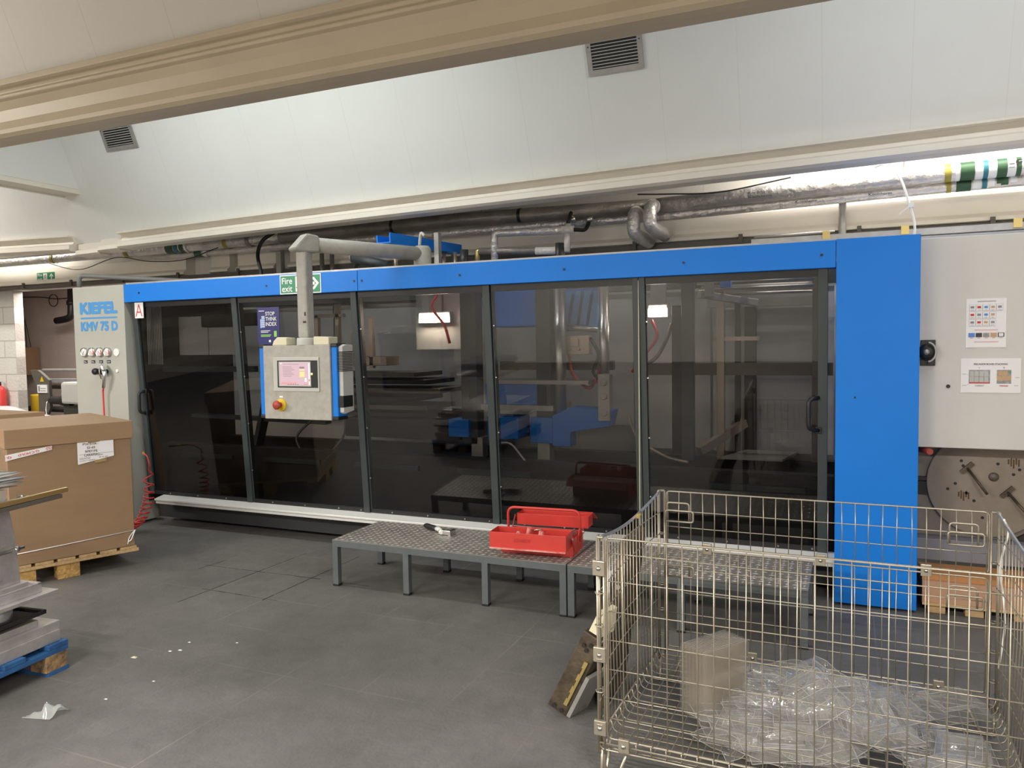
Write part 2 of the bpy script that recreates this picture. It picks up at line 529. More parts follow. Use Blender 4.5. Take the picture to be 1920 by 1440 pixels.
# ------------------------------------------------------------------ lamps of the hall (out of sight above the beam and behind the viewer)
def batten(x, y, z, length, watts, colr, label, along='x', up=0.0):
    t = thing('fluorescent_batten', label, 'light', (x, y, z), 0, 'fluorescent battens under the roof')
    h = length / 2
    d = (h, 0.05) if along == 'x' else (0.05, h)
    MB().box(x - d[0], y - d[1], z, x + d[0], y + d[1], z + 0.05).build('housing', M['signwhite'], t)
    a, b = ((x - h + .02, y, z - .02), (x + h - .02, y, z - .02)) if along == 'x' else ((x, y - h + .02, z - .02), (x, y + h - .02, z - .02))
    MB().cyl(a, b, 0.015, 10).build('tube', M['tube'], t)
    MB().cyl((x, y, z + .05), (x, y, 4.6 if z > 2.5 else 2.5), 0.006, 6).build('hanger', M['galv'], t)
    ld = bpy.data.lights.new('tube_light', 'AREA')
    ld.shape = 'RECTANGLE'
    ld.size, ld.size_y = (length, 0.12) if along == 'x' else (0.12, length)
    ld.energy = watts
    ld.color = colr
    lo = bpy.data.objects.new('tube_light', ld)
    COL.objects.link(lo)
    lo.parent = t
    lo.location = (0, 0, -0.045)
    if up: lo.rotation_euler = (up, 0, 0)
    return t


COOL, WARM = (0.95, 1.0, 0.97), (1.0, 0.94, 0.86)
batten(-4.3, 3.9, 3.95, 3.4, 38, COOL, 'white fluorescent batten hidden above the cream beam, over the control pendant', up=0.45)
batten(0.9, 3.9, 3.95, 2.4, 20, (0.95, 0.97, 1.0), 'white fluorescent batten hidden above the cream beam, over the wire cage', up=0.45)
batten(-9.6, 4.1, 3.95, 1.5, 48, WARM, 'white fluorescent batten hidden beyond the gable bulkhead at far left', up=0.45)
batten(-6.2, -0.3, 2.85, 1.5, 190, WARM, 'white fluorescent batten behind the viewer, over the left aisle')
batten(-2.4, -0.6, 2.85, 1.5, 180, WARM, 'white fluorescent batten above the viewer, near the middle')
batten(1.4, -0.3, 2.85, 1.5, 190, WARM, 'white fluorescent batten above the viewer, right of the wire cage')
batten(-4.2, -2.6, 2.85, 1.5, 120, WARM, 'white fluorescent batten furthest behind the viewer')
batten(-7.4, 0.5, 3.2, 1.5, 100, WARM, 'white fluorescent batten over the far left end of the hall', up=0.9)
batten(1.0, 6.0, 3.12, 3.4, 32, WARM, 'white fluorescent batten tucked behind the right end of the cream gutter trim', up=0.15)
batten(-9.4, 6.0, 3.12, 1.5, 14, WARM, 'white fluorescent batten tucked behind the left end of the cream gutter trim', up=0.15)
batten(-9.3, 6.85, 2.445, 1.0, 22, (1.0, 0.92, 0.86), 'unseen short batten added under the ceiling to light the left alcove')  # added lamp that brightens the alcove, hidden by the lintel

# ------------------------------------------------------------------ room
XL, XR, YF = -13.5, 3.4, -4.0
mb = MB().use(M['floor'])
mb.add([(XL, YF, 0), (XR, YF, 0), (XR, 9, 0), (XL, 9, 0), (XL, YF, -.1), (XR, YF, -.1), (XR, 9, -.1), (XL, 9, -.1)],
       [(0, 1, 2, 3), (4, 7, 6, 5), (0, 4, 5, 1), (1, 5, 6, 2), (2, 6, 7, 3), (3, 7, 4, 0)])
mb.use(M['seam'])


def seam(a, b, w=0.008):
    a, b = V((*a, 0.0008)), V((*b, 0.0008))
    s = (b - a).normalized().cross(ZD) * w / 2
    n = 9
    for i in range(n):
        p, q = a.lerp(b, i / n), a.lerp(b, (i + 0.93) / n)
        j = random.uniform(0.5, 1.2)
        mb.quad(p - s * j, q - s * j, q + s * j, p + s * j)


seam((-3.86, 3.52), (-3.82, 4.75)); seam((-4.34, 4.21), (-3.3, 4.23)); seam((-3.92, 3.78), (-3.28, 3.77), .007)
seam((-3.38, 3.74), (-3.38, 4.8)); seam((-4.3, 4.12), (-4.27, 4.36), .006); seam((-3.2, 4.22), (-2.9, 4.22), .006)
struct('floor', mb, None, loc=(0, 0, 0))

mb = MB().box(-7.6, 6.5, 0, XR, 6.7, 4.6).box(XL, 6.5, 2.36, -7.6, 6.7, 4.6)
struct('wall_back', mb, M['wall'], loc=(0, 0, 0))
struct('wall_pier', MB().box(XL, 6.5, 0, -9.75, 6.62, 2.36), M['block'], loc=(-9.75, 6.5, 0))
struct('wall_alcove', MB().box(XL, 8.0, 0, -7.4, 8.15, 2.6), M['pink_wall'], loc=(0, 0, 0))
struct('wall_alcove_side', MB().box(-7.6, 6.7, 0, -7.4, 8.0, 2.6), M['pink_wall'], loc=(0, 0, 0))
struct('ceiling_alcove', MB().box(XL, 6.7, 2.5, -7.6, 8.0, 2.6), M['pink_wall'], loc=(0, 0, 0))
struct('wall_left', MB().box(XL - .15, YF, 0, XL, 8.1, 4.6), M['block'], loc=(XL, 0, 0))
struct('wall_right', MB().box(XR, YF, 0, XR + .15, 6.7, 4.6), M['wall'], loc=(XR, 0, 0))
struct('wall_front', MB().box(XL, YF - .15, 0, XR, YF, 4.6), M['wall'], loc=(0, YF, 0))


def zt(x): return 2.86 + (x - 1.0) * 0.0195


def yp(x, z, y0=5.65): return y0 - 0.404 * (z - zt(x))


# rear sloping ceiling panel, flat roof strips, front sloping panel
ZR = 4.6
mb = MB()
pl, pr = (XL, XR)
b1, b2 = (pl, 5.65, zt(pl)), (pr, 5.65, zt(pr))
t1, t2 = (pl, yp(pl, ZR), ZR), (pr, yp(pr, ZR), ZR)
th = V((0, 0.06, 0.025))
mb.hexa([b1, b2, V(b2) + th, V(b1) + th], [t1, t2, V(t2) + th, V(t1) + th])
struct('ceiling', mb, M['panel'], loc=(0.35, 0, 0))
mb = MB().box(XL, 3.0, ZR, XR, 6.5, ZR + .08)
mb.box(XL, 3.04, 3.0, XR, 3.1, ZR)
struct('ceiling_flat', mb, M['panel'], loc=(0.1, 0, 0))
mb = MB()
fb1, fb2, ft1, ft2 = (XL, 2.80, 2.99), (XR, 2.80, 2.99), (XL, 2.80 - .404 * 1.61, ZR), (XR, 2.80 - .404 * 1.61, ZR)
mb.hexa([fb1, fb2, V(fb2) + th, V(fb1) + th], [ft1, ft2, V(ft2) + th, V(ft1) + th])
mb.box(XL, YF, ZR, XR, 2.2, ZR + .08)
struct('ceiling_front', mb, M['panel_dimmed'], loc=(0.2, 0, 0))

# the big cream channel beam under the front panel
prof = [(2.745, 3.035), (2.745, 3.005), (2.765, 3.0), (2.79, 3.0), (2.80, 2.985), (2.785, 2.968), (2.79, 2.955), (2.815, 2.95), (2.845, 2.915), (2.855, 2.86),
        (2.845, 2.815), (2.85, 2.795), (2.875, 2.782), (2.94, 2.782), (2.945, 2.790), (3.03, 2.792), (3.045, 2.81), (3.045, 3.05), (2.9, 3.05)]
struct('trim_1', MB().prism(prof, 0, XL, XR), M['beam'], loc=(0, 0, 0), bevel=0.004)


def trimseg(x0, x1, dz=0.0, dy=0.0, full=True, dz1=None):
    """stretch of cream gutter trim under the rear panel"""
    p = [(5.545, .052), (5.545, .038), (5.60, .034), (5.612, .0), (5.605, -.03), (5.558, -.047), (5.552, -.09), (5.575, -.108), (5.72, -.108), (5.72, .045)]
    if not full: p = [(5.60, .02), (5.598, -.035), (5.562, -.05), (5.555, -.09), (5.58, -.105), (5.72, -.105), (5.72, .02)]
    n = len(p)
    vs = [(x0, q[0] + dy, q[1] + zt(x0) + dz) for q in p] + [(x1, q[0] + dy, q[1] + zt(x1) + (dz if dz1 is None else dz1)) for q in p]
    return MB().add(vs, [tuple(range(n - 1, -1, -1)), tuple(range(n, 2 * n))] + [(i, (i + 1) % n, (i + 1) % n + n, i + n) for i in range(n)])


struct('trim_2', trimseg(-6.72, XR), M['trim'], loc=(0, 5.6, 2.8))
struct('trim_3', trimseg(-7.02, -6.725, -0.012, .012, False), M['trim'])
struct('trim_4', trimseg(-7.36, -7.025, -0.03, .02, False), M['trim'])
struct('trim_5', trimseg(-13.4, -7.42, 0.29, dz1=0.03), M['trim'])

# gable bulkhead at far left, hanging between the two bays
GX = -7.10
mb = MB()
zb = 3.20
mb.hexa([(GX - .09, 3.1, zb), (GX, 3.1, zb), (GX, yp(GX, zb), zb), (GX - .09, yp(GX, zb), zb)],
        [(GX - .09, 3.1, ZR), (GX, 3.1, ZR), (GX, yp(GX, ZR), ZR), (GX - .09, yp(GX, ZR), ZR)])
struct('wall_gable', mb, M['panel'], loc=(GX, 3.1, zb))
mb = MB().box(GX - .24, 3.1, zb - .045, GX - .005, yp(GX, zb - .04), zb)
mb.box(GX - .27, 3.1, zb - .055, GX - .22, yp(GX, zb - .05), zb - .03)
struct('trim_6', mb, M['trim'])

# long cladding profile on the back wall
prof = [(6.5, 2.66), (6.44, 2.645), (6.37, 2.585), (6.37, 2.455), (6.33, 2.425), (6.33, 2.40), (6.37, 2.39), (6.5, 2.39)]
for nm, a, b in (('trim_7', XL, -6.66), ('trim_8', -6.30, -6.04), ('trim_9', -5.93, -5.42), ('trim_10', -5.24, XR)):
    struct(nm, MB().prism(prof, 0, a, b), M['trim'], bevel=0.003)
mb = MB().box(XL, 6.33, 2.345, XR, 6.42, 2.385)
for k in range(15):
    mb.box(-11 + k * .85, 6.31, 2.35, -10.97 + k * .85, 6.33, 2.42)
struct('trim_11', mb, M['dkolive'])


# ------------------------------------------------------------------ ceiling vents
def vent(cx, label):
    z0, z1 = 3.485, 3.845
    nrm = V((0, -0.927, -0.375)); up = V((0, -0.375, 0.927))
    w = 0.2 if cx > -3 else 0.205
    base = V((cx, yp(cx, z0) - 0.004, z0))
    t = thing('ceiling_vent', label, 'vent', base, 0, 'louvred vents in the sloping ceiling')

    def P(u, v, d=0.0): return base + XD * u + up * v + nrm * d
    H = 0.385

    def slab(mb, u0, v0, u1, v1, d0, d1):
        mb.hexa([P(u0, v0, d0), P(u1, v0, d0), P(u1, v1, d0), P(u0, v1, d0)], [P(u0, v0, d1), P(u1, v0, d1), P(u1, v1, d1), P(u0, v1, d1)])
    mb = MB()
    f = 0.035
    slab(mb, -w, 0, w, f, 0.001, .012); slab(mb, -w, H - f, w, H, 0.001, .012)
    slab(mb, -w, f, -w + f, H - f, 0.001, .012); slab(mb, w - f, f, w, H - f, 0.001, .012)
    mb.build('frame', M['galv'], t)
    mb = MB(); slab(mb, -w + f, f, w - f, H - f, .0005, .0015); mb.build('backing', M['black'], t)
    n = 15
    for i in range(n):
        v = f + (i + .5) * (H - 2 * f) / n
        mb = MB(); slab(mb, -w + f, v - .003, w - f, v + .003, .006, .0095); mb.build('louvre', M['tin'], t)
    mb = MB()
    for i in range(17):
        u = -w + f + (i + .5) * (2 * w - 2 * f) / 17
        slab(mb, u - .0025, f, u + .0025, H - f, .002, .004)
    mb.build('rear_blades', M['darkmetal'], t)
    mb = MB()
    for s in (-1, 1): mb.cyl(P(s * (w - .017), .19, .011), P(s * (w - .017), .19, .0135), .005, 8)
    mb.build('screw', M['darkmetal'], t)


vent(-1.51, 'grey louvred ceiling vent at top right, partly behind the cream beam')
vent(-6.32, 'grey louvred ceiling vent at upper left beside the gable bulkhead')

# ------------------------------------------------------------------ the forming machine
MC = thing('forming_machine', 'long blue forming machine with sliding smoked doors along the back wall', 'machine', (-3, 5.2, 0))


def ydoor(z): return 4.975 + 0.115 * (2.0 - z) / 1.75


tb = MB().box(-5.905, 4.93, 2.008, -3.425, 5.06, 2.166).box(-3.422, 4.93, 2.008, -.073, 5.06, 2.168).build('top_beam', M['blue'], MC, bevel=.003)
for x in (-5.72, -4.3, -3.455, -3.385, -2.55, -1.76, -.96, -.15):
    MB().cyl((x, 4.9305, 2.085), (x, 4.925, 2.085), .008, 10).build('bolt', M['black'], tb)
MB().box(-5.9, 4.95, 2.166, -.073, 5.10, 2.181).build('top_flange', M['galv'], MC)
MB().box(-.07, 4.925, .015, .368, 5.75, 2.172).build('pillar_cover', M['blue'], MC, bevel=.003)
mb = MB().cyl((.035, 4.92, 1.245), (.035, 4.9248, 1.245), .006, 8)
mb.build('screw', M['darkmetal'], MC)

DX = [(-5.86, -4.655), (-4.655, -3.465), (-3.465, -2.335), (-2.335, -1.262), (-1.262, -.115)]
for i, (x0, x1) in enumerate(DX):
    d = bpy.data.objects.new('sliding_door', None)
    COL.objects.link(d); d.parent = MC

    def bar3(x0, x1, z0, z1, dy, th):
        return [(x0, ydoor(z0) + dy, z0), (x1, ydoor(z0) + dy, z0), (x1, ydoor(z0) + dy + th, z0), (x0, ydoor(z0) + dy + th, z0)], \
               [(x0, ydoor(z1) + dy, z1), (x1, ydoor(z1) + dy, z1), (x1, ydoor(z1) + dy + th, z1), (x0, ydoor(z1) + dy + th, z1)]
    off = 0.0
    sw = 0.056 if i < 3 else 0.042
    zb, ztop = 0.268, 2.012
    mb = MB()
    mb.hexa(*bar3(x1 - sw if i < 4 else x1 - .055, x1 - .002 if i < 4 else x1, zb, ztop, off - .012, .05))
    mb.build('stile', M['dframe'], d, bevel=.003)
    lw = 0.055 if i == 0 else (0.042 if i == 4 else .012)
    mb = MB().hexa(*bar3(x0 + .002, x0 + lw, zb, ztop, off - (.012 if i in (0, 4) else -.004), .05))
    mb.build('stile', M['dframe'], d, bevel=.003)
    xa, xb = x0 + lw, (x1 - sw if i < 4 else x1 - .055)
    MB().hexa(*bar3(xa, xb, zb, zb + .035, off, .03)).build('bottom_rail', M['black'], d)
    MB().hexa(*bar3(xa, xb, ztop - .05, ztop, off, .03)).build('top_rail', M['black'], d)
    MB().hexa(*bar3(xa, xb, zb + .035, ztop - .05, off + .006, .005)).build('pane', M['smoked'], d)
    for k in range(4 if i else 3):
        xx = xa + (xb - xa) * (.18 + .3 * k) if xa + (xb - xa) * (.18 + .3 * k) < xb else xb - .03
        MB().cyl((xx, ydoor(.285) - .002, .285), (xx, ydoor(.285) - .008, .285), .006, 8).build('rivet', M['steel'], d)
    for zz in (.55, .95, 1.35, 1.72):
        if 0 < i: MB().cyl((xa + .008, ydoor(zz), zz), (xa + .008, ydoor(zz) - .008, zz), .005, 8).build('rivet', M['steel'], d)
    if i in (0, 4):
        hx = -5.80 if i == 0 else -.165
        zc = 1.115 if i == 0 else 1.135
        hh = .1
        dx = .045
        yy = ydoor(zc) - .012
        pts = bent([(hx, yy, zc + hh), (hx - .055 * (i == 4) - .02 * (i == 0), yy - .05, zc + hh - .01), (hx - .055 * (i == 4) - .02 * (i == 0), yy - .05, zc - hh + .01), (hx, yy, zc - hh)], .035)
        MB().tube(pts, .013, 10).build('handle', M['black'], d)
        mb = MB()
        for s in (-1, 1): mb.box(hx - .018, yy - .006, zc + s * hh - .02, hx + .018, yy + .004, zc + s * hh + .02)
        mb.build('handle_foot', M['black'], d, bevel=.004)
MB().box(-1.2635, 4.965, .3, -1.2605, 4.985, 1.99).build('door_seal', M['cream'], MC)
# bottom track, plinth, frame
mb = MB().prism([(5.0, .225), (4.985, .235), (4.985, .25), (5.085, .268), (5.12, .268), (5.12, .2), (5.0, .205)], 0, -5.70, -.07)
mb.build('bottom_track', M['white_alu'], MC, bevel=.002)
MB().box(-5.84, 5.16, .045, -.08, 6.2, .2).build('plinth', M['plinth'], MC)
for x in (-5.2, -4.35, -3.9, -2.8, -1.9, -.5): MB().cyl((x, 5.3, 0), (x, 5.3, .05), .03, 12).build('levelling_foot', M['darkmetal'], MC)
mb = MB().box(-5.85, 5.24, .2, -.08, 5.34, .72).box(-5.85, 6.0, .2, -.08, 6.1, .70).box(-5.85, 5.34, .2, -.08, 6.0, .32)
mb.build('machine_bed', M['darkmetal'], MC, bevel=.004)
mb = MB()
for k in range(6): mb.box(-5.6 + k * .95, 5.215, .60, -5.0 + k * .95, 5.24, .64)
mb.build('bed_strip', M['dframe'], MC)
for x0, x1 in ((-5.88, -4.6), (-4.58, -3.2), (-3.18, -1.62), (-1.6, -1.0), (-.98, -.1)):
    MB().box(x0, 6.2, .72 if x0 > -2 else .9, x1, 6.22, 1.98).build('back_panel', M['innerw'], MC)
MB().box(-5.9, 5.1, .2, -5.88, 6.2, 2.16).build('end_plate', M['darkmetal'], MC)
mb = MB().box(-5.9, 6.13, 2.0, -.07, 6.2, 2.15)
for x in (-5.87, -4.62, -2.9, -1.05): mb.box(x, 5.1, 2.06, x + .06, 6.15, 2.14)
mb.build('roof_frame', M['dframe'], MC)
# left bay: panels and ribs imitating glass reflections, work shelf and arm
for x0, x1 in ((-5.66, -5.31), (-5.30, -4.92)):
    MB().box(x0, 5.30, 1.53, x1, 5.315, 1.88).build('reflection_panel', M['innerw'], MC)  # pale boxes in place of a white reflection in the door
MB().box(-5.35, 5.26, 1.78, -4.72, 5.34, 1.89).build('inner_duct', M['darkmetal'], MC, bevel=.01)
MB().box(-5.75, 5.18, 1.38, -4.68, 5.23, 1.43).build('inner_rail', M['dframe'], MC)
mb = MB()
for k in range(9): mb.cyl((-5.86 + k * .021, 5.13, 1.45), (-5.86 + k * .021, 5.13, 1.97), .006, 8)
mb.build('reflection_ribs', M['innerw'], MC)  # ribs in place of a corrugated reflection in the door
mb = MB().bar((-5.5, 5.3, .98), (-4.2, 5.55, .92), .12, .03).bar((-4.9, 5.4, .6), (-4.7, 5.4, 1.25), .1, .04)
mb.build('loading_arm', M['dframe'], MC)
# second and third bays: frames, stacked beams, wiring
mb = MB()
for x, z0, z1 in ((-4.28, 1.3, 1.86), (-4.06, 1.3, 1.95), (-3.72, 1.4, 1.83), (-3.9, 1.5, 1.7)): mb.box(x, 5.5, z0, x + .035, 5.54, z1)
mb.box(-4.28, 5.5, 1.84, -3.98, 5.54, 1.87)
mb.build('tool_rack', M['bronze'], MC)
MB().box(-4.0, 5.5, 1.42, -3.55, 5.7, 1.50).box(-3.92, 5.52, 1.5, -3.72, 5.6, 1.58).build('tool_block', M['bronze'], MC, bevel=.004)
for k, z in enumerate((1.00, 1.06, 1.13, 1.20, 1.27, 1.33)):
    MB().box(-4.5 + .1 * (k % 2), 5.42, z, -3.0 - .12 * (k % 3), 5.9, z + .035).build('platen', M['brownbeam'] if k % 2 else M['darkmetal'], MC)
MB().box(-3.95, 5.45, .82, -2.85, 5.9, .98).build('lower_carriage', M['darkmetal'], MC, bevel=.006)
mb = MB().box(-3.42, 5.78, 1.55, -2.9, 5.80, 2.02)
mb.build('lamp_panel', M['tin'], MC)
MB().box(-2.80, 5.4, .8, -2.66, 5.52, 2.0).build('press_column', M['dframe'], MC, bevel=.006)
# forming press in the fourth bay
mb = MB().box(-2.62, 5.5, 1.72, -2.12, 5.95, 2.06)
mb.build('press_head', M['blue'], MC, bevel=.01)
mb = MB()
for k in range(4):
    x = -2.03 + k * .075
    mb.hexa([(x, 5.58, 1.70), (x + .05, 5.58, 1.70), (x + .05, 5.7, 1.70), (x, 5.7, 1.70)], [(x + .05, 5.58, 1.98), (x + .10, 5.58, 1.98), (x + .10, 5.7, 1.98), (x + .05, 5.7, 1.98)])
mb.build('press_rib', M['skyblue'], MC)
MB().box(-2.05, 5.66, 1.68, -1.72, 5.74, 2.0).build('press_side', M['blue'], MC)
MB().cyl((-2.03, 5.56, 1.72), (-1.72, 5.56, 1.68), .022, 12).build('press_tie_bar', M['steel'], MC)
MB().cyl((-1.985, 5.45, .85), (-1.985, 5.45, 2.0), .045, 20).build('guide_column', M['steel'], MC)
MB().cyl((-1.655, 5.5, 1.05), (-1.655, 5.5, 2.0), .036, 20).build('guide_column', M['steel'], MC)
MB().box(-2.17, 5.42, .9, -2.05, 5.54, 2.0).build('press_column', M['dframe'], MC, bevel=.006)
mb = MB().box(-1.98, 5.52, 1.50, -1.78, 5.6, 1.64).box(-1.92, 5.5, 1.56, -1.86, 5.52, 1.62)
for x in (-1.93, -1.86): mb.cyl((x, 5.51, 1.54), (x, 5.5, 1.54), .012, 10)
mb.build('valve_block', M['bronze'], MC, bevel=.003)
MB().box(-2.60, 5.42, 1.12, -2.08, 5.8, 1.28).build('press_table', M['blue'], MC, bevel=.006)
MB().box(-2.55, 5.40, 1.28, -1.75, 5.8, 1.31).box(-2.62, 5.38, 1.08, -2.02, 5.8, 1.12).build('press_plate', M['galv'], MC)
for x0, x1, z0, z1 in ((-2.9, -2.72, .86, 1.0), (-2.56, -2.3, .86, 1.03), (-2.2, -2.02, .84, 1.03)):
    MB().box(x0, 5.36, z0, x1, 5.6, z1).build('table_bracket', M['blue'], MC, bevel=.006)
mb = MB().prism([(-2.02, .82), (-1.88, .82), (-1.88, .93), (-1.58, .98), (-1.55, 1.10), (-1.86, 1.12), (-2.02, 1.05)], 1, 5.36, 5.5)
mb.build('table_arm', M['blue'], MC, bevel=.006)
mb = MB().box(-2.72, 5.4, .7, -2.62, 5.5, .86).box(-2.16, 5.4, .68, -2.06, 5.5, .84)
mb.build('toggle', M['galv'], MC, bevel=.004)
mb = MB().box(-1.66, 5.34, 1.02, -1.57, 5.42, 1.36)
for z in (1.08, 1.2, 1.3): mb.cyl((-1.615, 5.33, z), (-1.615, 5.34, z), .025, 12)
mb.build('air_cylinder', M['galv'], MC, bevel=.004)
MB().box(-2.55, 5.6, 1.38, -1.62, 5.66, 1.45).build('cross_beam', M['brownbeam'], MC)
MB().box(-1.48, 5.88, 1.33, -.10, 5.94, 1.42).build('cross_beam', M['brownbeam'], MC)
for pts, r, mm in (([(-1.95, 5.55, 1.5), (-1.9, 5.5, 1.35), (-1.78, 5.52, 1.25), (-1.7, 5.56, 1.4)], .012, 'hose'),
                   ([(-1.78, 5.55, 1.62), (-1.70, 5.5, 1.5), (-1.74, 5.5, 1.36), (-1.62, 5.5, 1.27)], .013, 'black'),
                   ([(-1.37, 5.8, 1.75), (-1.32, 5.75, 1.62), (-1.40, 5.72, 1.5), (-1.5, 5.7, 1.36)], .012, 'hose'),
                   ([(-1.22, 5.8, 1.72), (-1.25, 5.75, 1.6), (-1.33, 5.72, 1.46), (-1.48, 5.7, 1.38)], .014, 'brownbeam'),
                   ([(-3.12, 5.65, 2.02), (-3.16, 5.6, 1.9), (-3.05, 5.6, 1.75), (-3.0, 5.6, 1.6)], .012, 'hose'),
                   ([(-4.2, 5.4, 1.0), (-4.35, 5.3, .8), (-4.15, 5.3, .62), (-3.95, 5.4, .8), (-3.9, 5.4, 1.0)], .01, 'brownbeam'),
                   ([(-2.45, 5.2, .68), (-2.42, 5.2, .82), (-2.3, 5.2, .85), (-2.2, 5.25, .72)], .007, 'cable'),
                   ([(-1.45, 5.4, 1.05), (-1.38, 5.4, .9), (-1.2, 5.4, .78), (-1.02, 5.4, .74)], .012, 'bronze')):
    MB().tube(curve(pts, 8), r, 8).build('air_hose', M[mm], MC)
# unloading bay at the right
for x, y, w, mm, z0, z1 in ((-.90, 5.86, .055, 'bronze', .7, 1.95), (-.79, 6.02, .04, 'darkmetal', .7, 1.9), (-.73, 6.1, .085, 'darkmetal', .7, 1.9),
                            (-1.07, 5.4, .085, 'dframe', .75, 2.02), (-.235, 5.8, .085, 'brownbeam', .72, 2.02), (-1.2, 5.7, .08, 'darkmetal', .75, 1.85)):
    MB().box(x, y, z0, x + w, y + .06, z1).build('upright', M[mm], MC, bevel=.004)
for y, z, r, mm in ((5.62, 2.0, .012, 'steel'), (5.7, 1.96, .01, 'steel'), (5.82, 1.975, .02, 'galv'), (5.9, 1.93, .012, 'steel')):
    MB().cyl((-1.0, y, z), (-.22, y, z), r, 12).build('guide_rod', M[mm], MC)
MB().box(-1.0, 6.05, 1.84, -.15, 6.12, 1.90).build('rear_rail', M['galv'], MC)
mb = MB().bar((-.98, 5.6, 1.92), (-.62, 5.9, 1.86), .05, .05).box(-.94, 5.58, 1.9, -.88, 5.64, 2.0)
mb.build('gripper', M['galv'], MC, bevel=.004)
MB().box(-.82, 5.5, 1.955, -.75, 5.56, 2.03).build('gripper_motor', M['blue'], MC)
mb = MB().hexa([(-.84, 5.66, .735), (-.42, 5.66, .735), (-.34, 6.1, .735), (-.72, 6.1, .735)], [(-.84, 5.66, .75), (-.42, 5.66, .75), (-.34, 6.1, .75), (-.72, 6.1, .75)])
mb.build('stacking_table', M['galv'], MC)
MB().bar((-1.0, 5.7, .78), (-.72, 6.05, .96), .05, .06).bar((-.93, 5.9, 1.6), (-.6, 5.9, 1.6), .05, .03).build('brace', M['bronze'], MC)


def floodlight(x0, x1, y, z0, z1, label, watts):
    t = thing('floodlight', label, 'lamp', ((x0 + x1) / 2, y, z0), 0, 'lit floodlights inside the machine')
    MB().box(x0 - .012, y, z0 - .012, x1 + .012, y + .05, z1 + .012).build('housing', M['tin'], t, bevel=.004)
    MB().box(x0, y - .004, z0, x1, y, z1).build('lamp_face', M['lamp'], t)
    MB().box((x0 + x1) / 2 - .06, y + .02, z1 + .012, (x0 + x1) / 2 + .06, y + .04, 2.06).build('bracket', M['galv'], t)
    ld = bpy.data.lights.new('flood_light', 'AREA'); ld.shape = 'RECTANGLE'; ld.size = x1 - x0; ld.size_y = z1 - z0
    ld.energy = watts; ld.color = (1, .85, .68)
    lo = bpy.data.objects.new('flood_light', ld); COL.objects.link(lo); lo.parent = t
    lo.location = (0, -.012, (z1 - z0) / 2); lo.rotation_euler = (math.radians(70), 0, 0)


floodlight(-3.35, -3.07, 5.72, 1.785, 1.855, 'lit wide floodlight behind the middle smoked door', 7)
floodlight(-1.40, -1.27, 5.84, 1.785, 1.86, 'small lit floodlight behind the rightmost smoked door', 6)

# ------------------------------------------------------------------ pale end cabinet
EC = thing('end_cabinet', 'tall pale cabinet with gauges at the left end of the blue machine', 'cabinet', (-6.24, 5.0, 0))
MB().box(-6.565, 4.93, .02, -5.91, 5.28, 2.165).build('body', M['cab'], EC, bevel=.004)
mb = MB().text('KIEFEL', (-6.235, 4.9295, 1.97), XD, ZD, .094, .465, .06)
mb.build('lettering', M['skyblue'], EC)
MB().box(-6.47, 4.9285, 1.873, -6.0, 4.9297, 1.888).build('lettering_rule', M['skyblue'], EC)
MB().text('KMV 75 D', (-6.235, 4.9295, 1.805), XD, ZD, .076, .465, .055).build('lettering', M['skyblue'], EC)
for k, x in enumerate((-6.43, -6.33, -6.23, -6.13)):
    g = MB().lathe([(0, 4.915), (.036, 4.915), (.040, 4.905), (.043, 4.908), (.043, 4.93)], (x, 0, 1.57), 'y', 24).build('gauge', M['steel'], EC)
    MB().lathe([(0, 4.912), (.035, 4.912), (.035, 4.916)], (x, 0, 1.57), 'y', 20).build('dial', M['paper'], g)
    a = (2.2, .8, .9, .5)[k]
    MB().bar((x - .015 * math.cos(a), 4.911, 1.57 + .015 * math.sin(a)), (x + .024 * math.cos(a), 4.911, 1.57 - .024 * math.sin(a)), .001, .005, (0, 1, 0)).build('needle', M['ink'] if k == 0 else M['redink'], g)
    if k:
        mb = MB()
        for q in range(5):
            b = -.6 + q * .3
            mb.box(x + .026 * math.cos(b) - .005, 4.9105, 1.57 + .026 * math.sin(b) - .004, x + .026 * math.cos(b) + .005, 4.9118, 1.57 + .026 * math.sin(b) + .004)
        mb.build('dial_marks', M['redink'], g)
    lb = MB().box(x - .024, 4.928, 1.468, x + .024, 4.9298, 1.496).build('nameplate', M['ink'], EC)
    MB().box(x - .018, 4.9272, 1.476, x + .016, 4.928, 1.479).box(x - .018, 4.9272, 1.484, x + .006 * k, 4.928, 1.487).build('lettering', M['signwhite'], lb)
MB().cyl((-6.025, 4.93, 1.566), (-6.025, 4.922, 1.566), .034, 24).build('blanking_cap', M['signwhite'], EC)
MB().cyl((-6.025, 4.93, 1.40), (-6.025, 4.922, 1.40), .015, 16).build('blanking_cap', M['signwhite'], EC)
for x in (-6.255, -6.16):
    k = MB().lathe([(0, 4.865), (.022, 4.865), (.030, 4.875), (.030, 4.90), (.02, 4.91), (.02, 4.93)], (x, 0, 1.395), 'y', 20)
    k.build('regulator_knob', M['black'], EC)

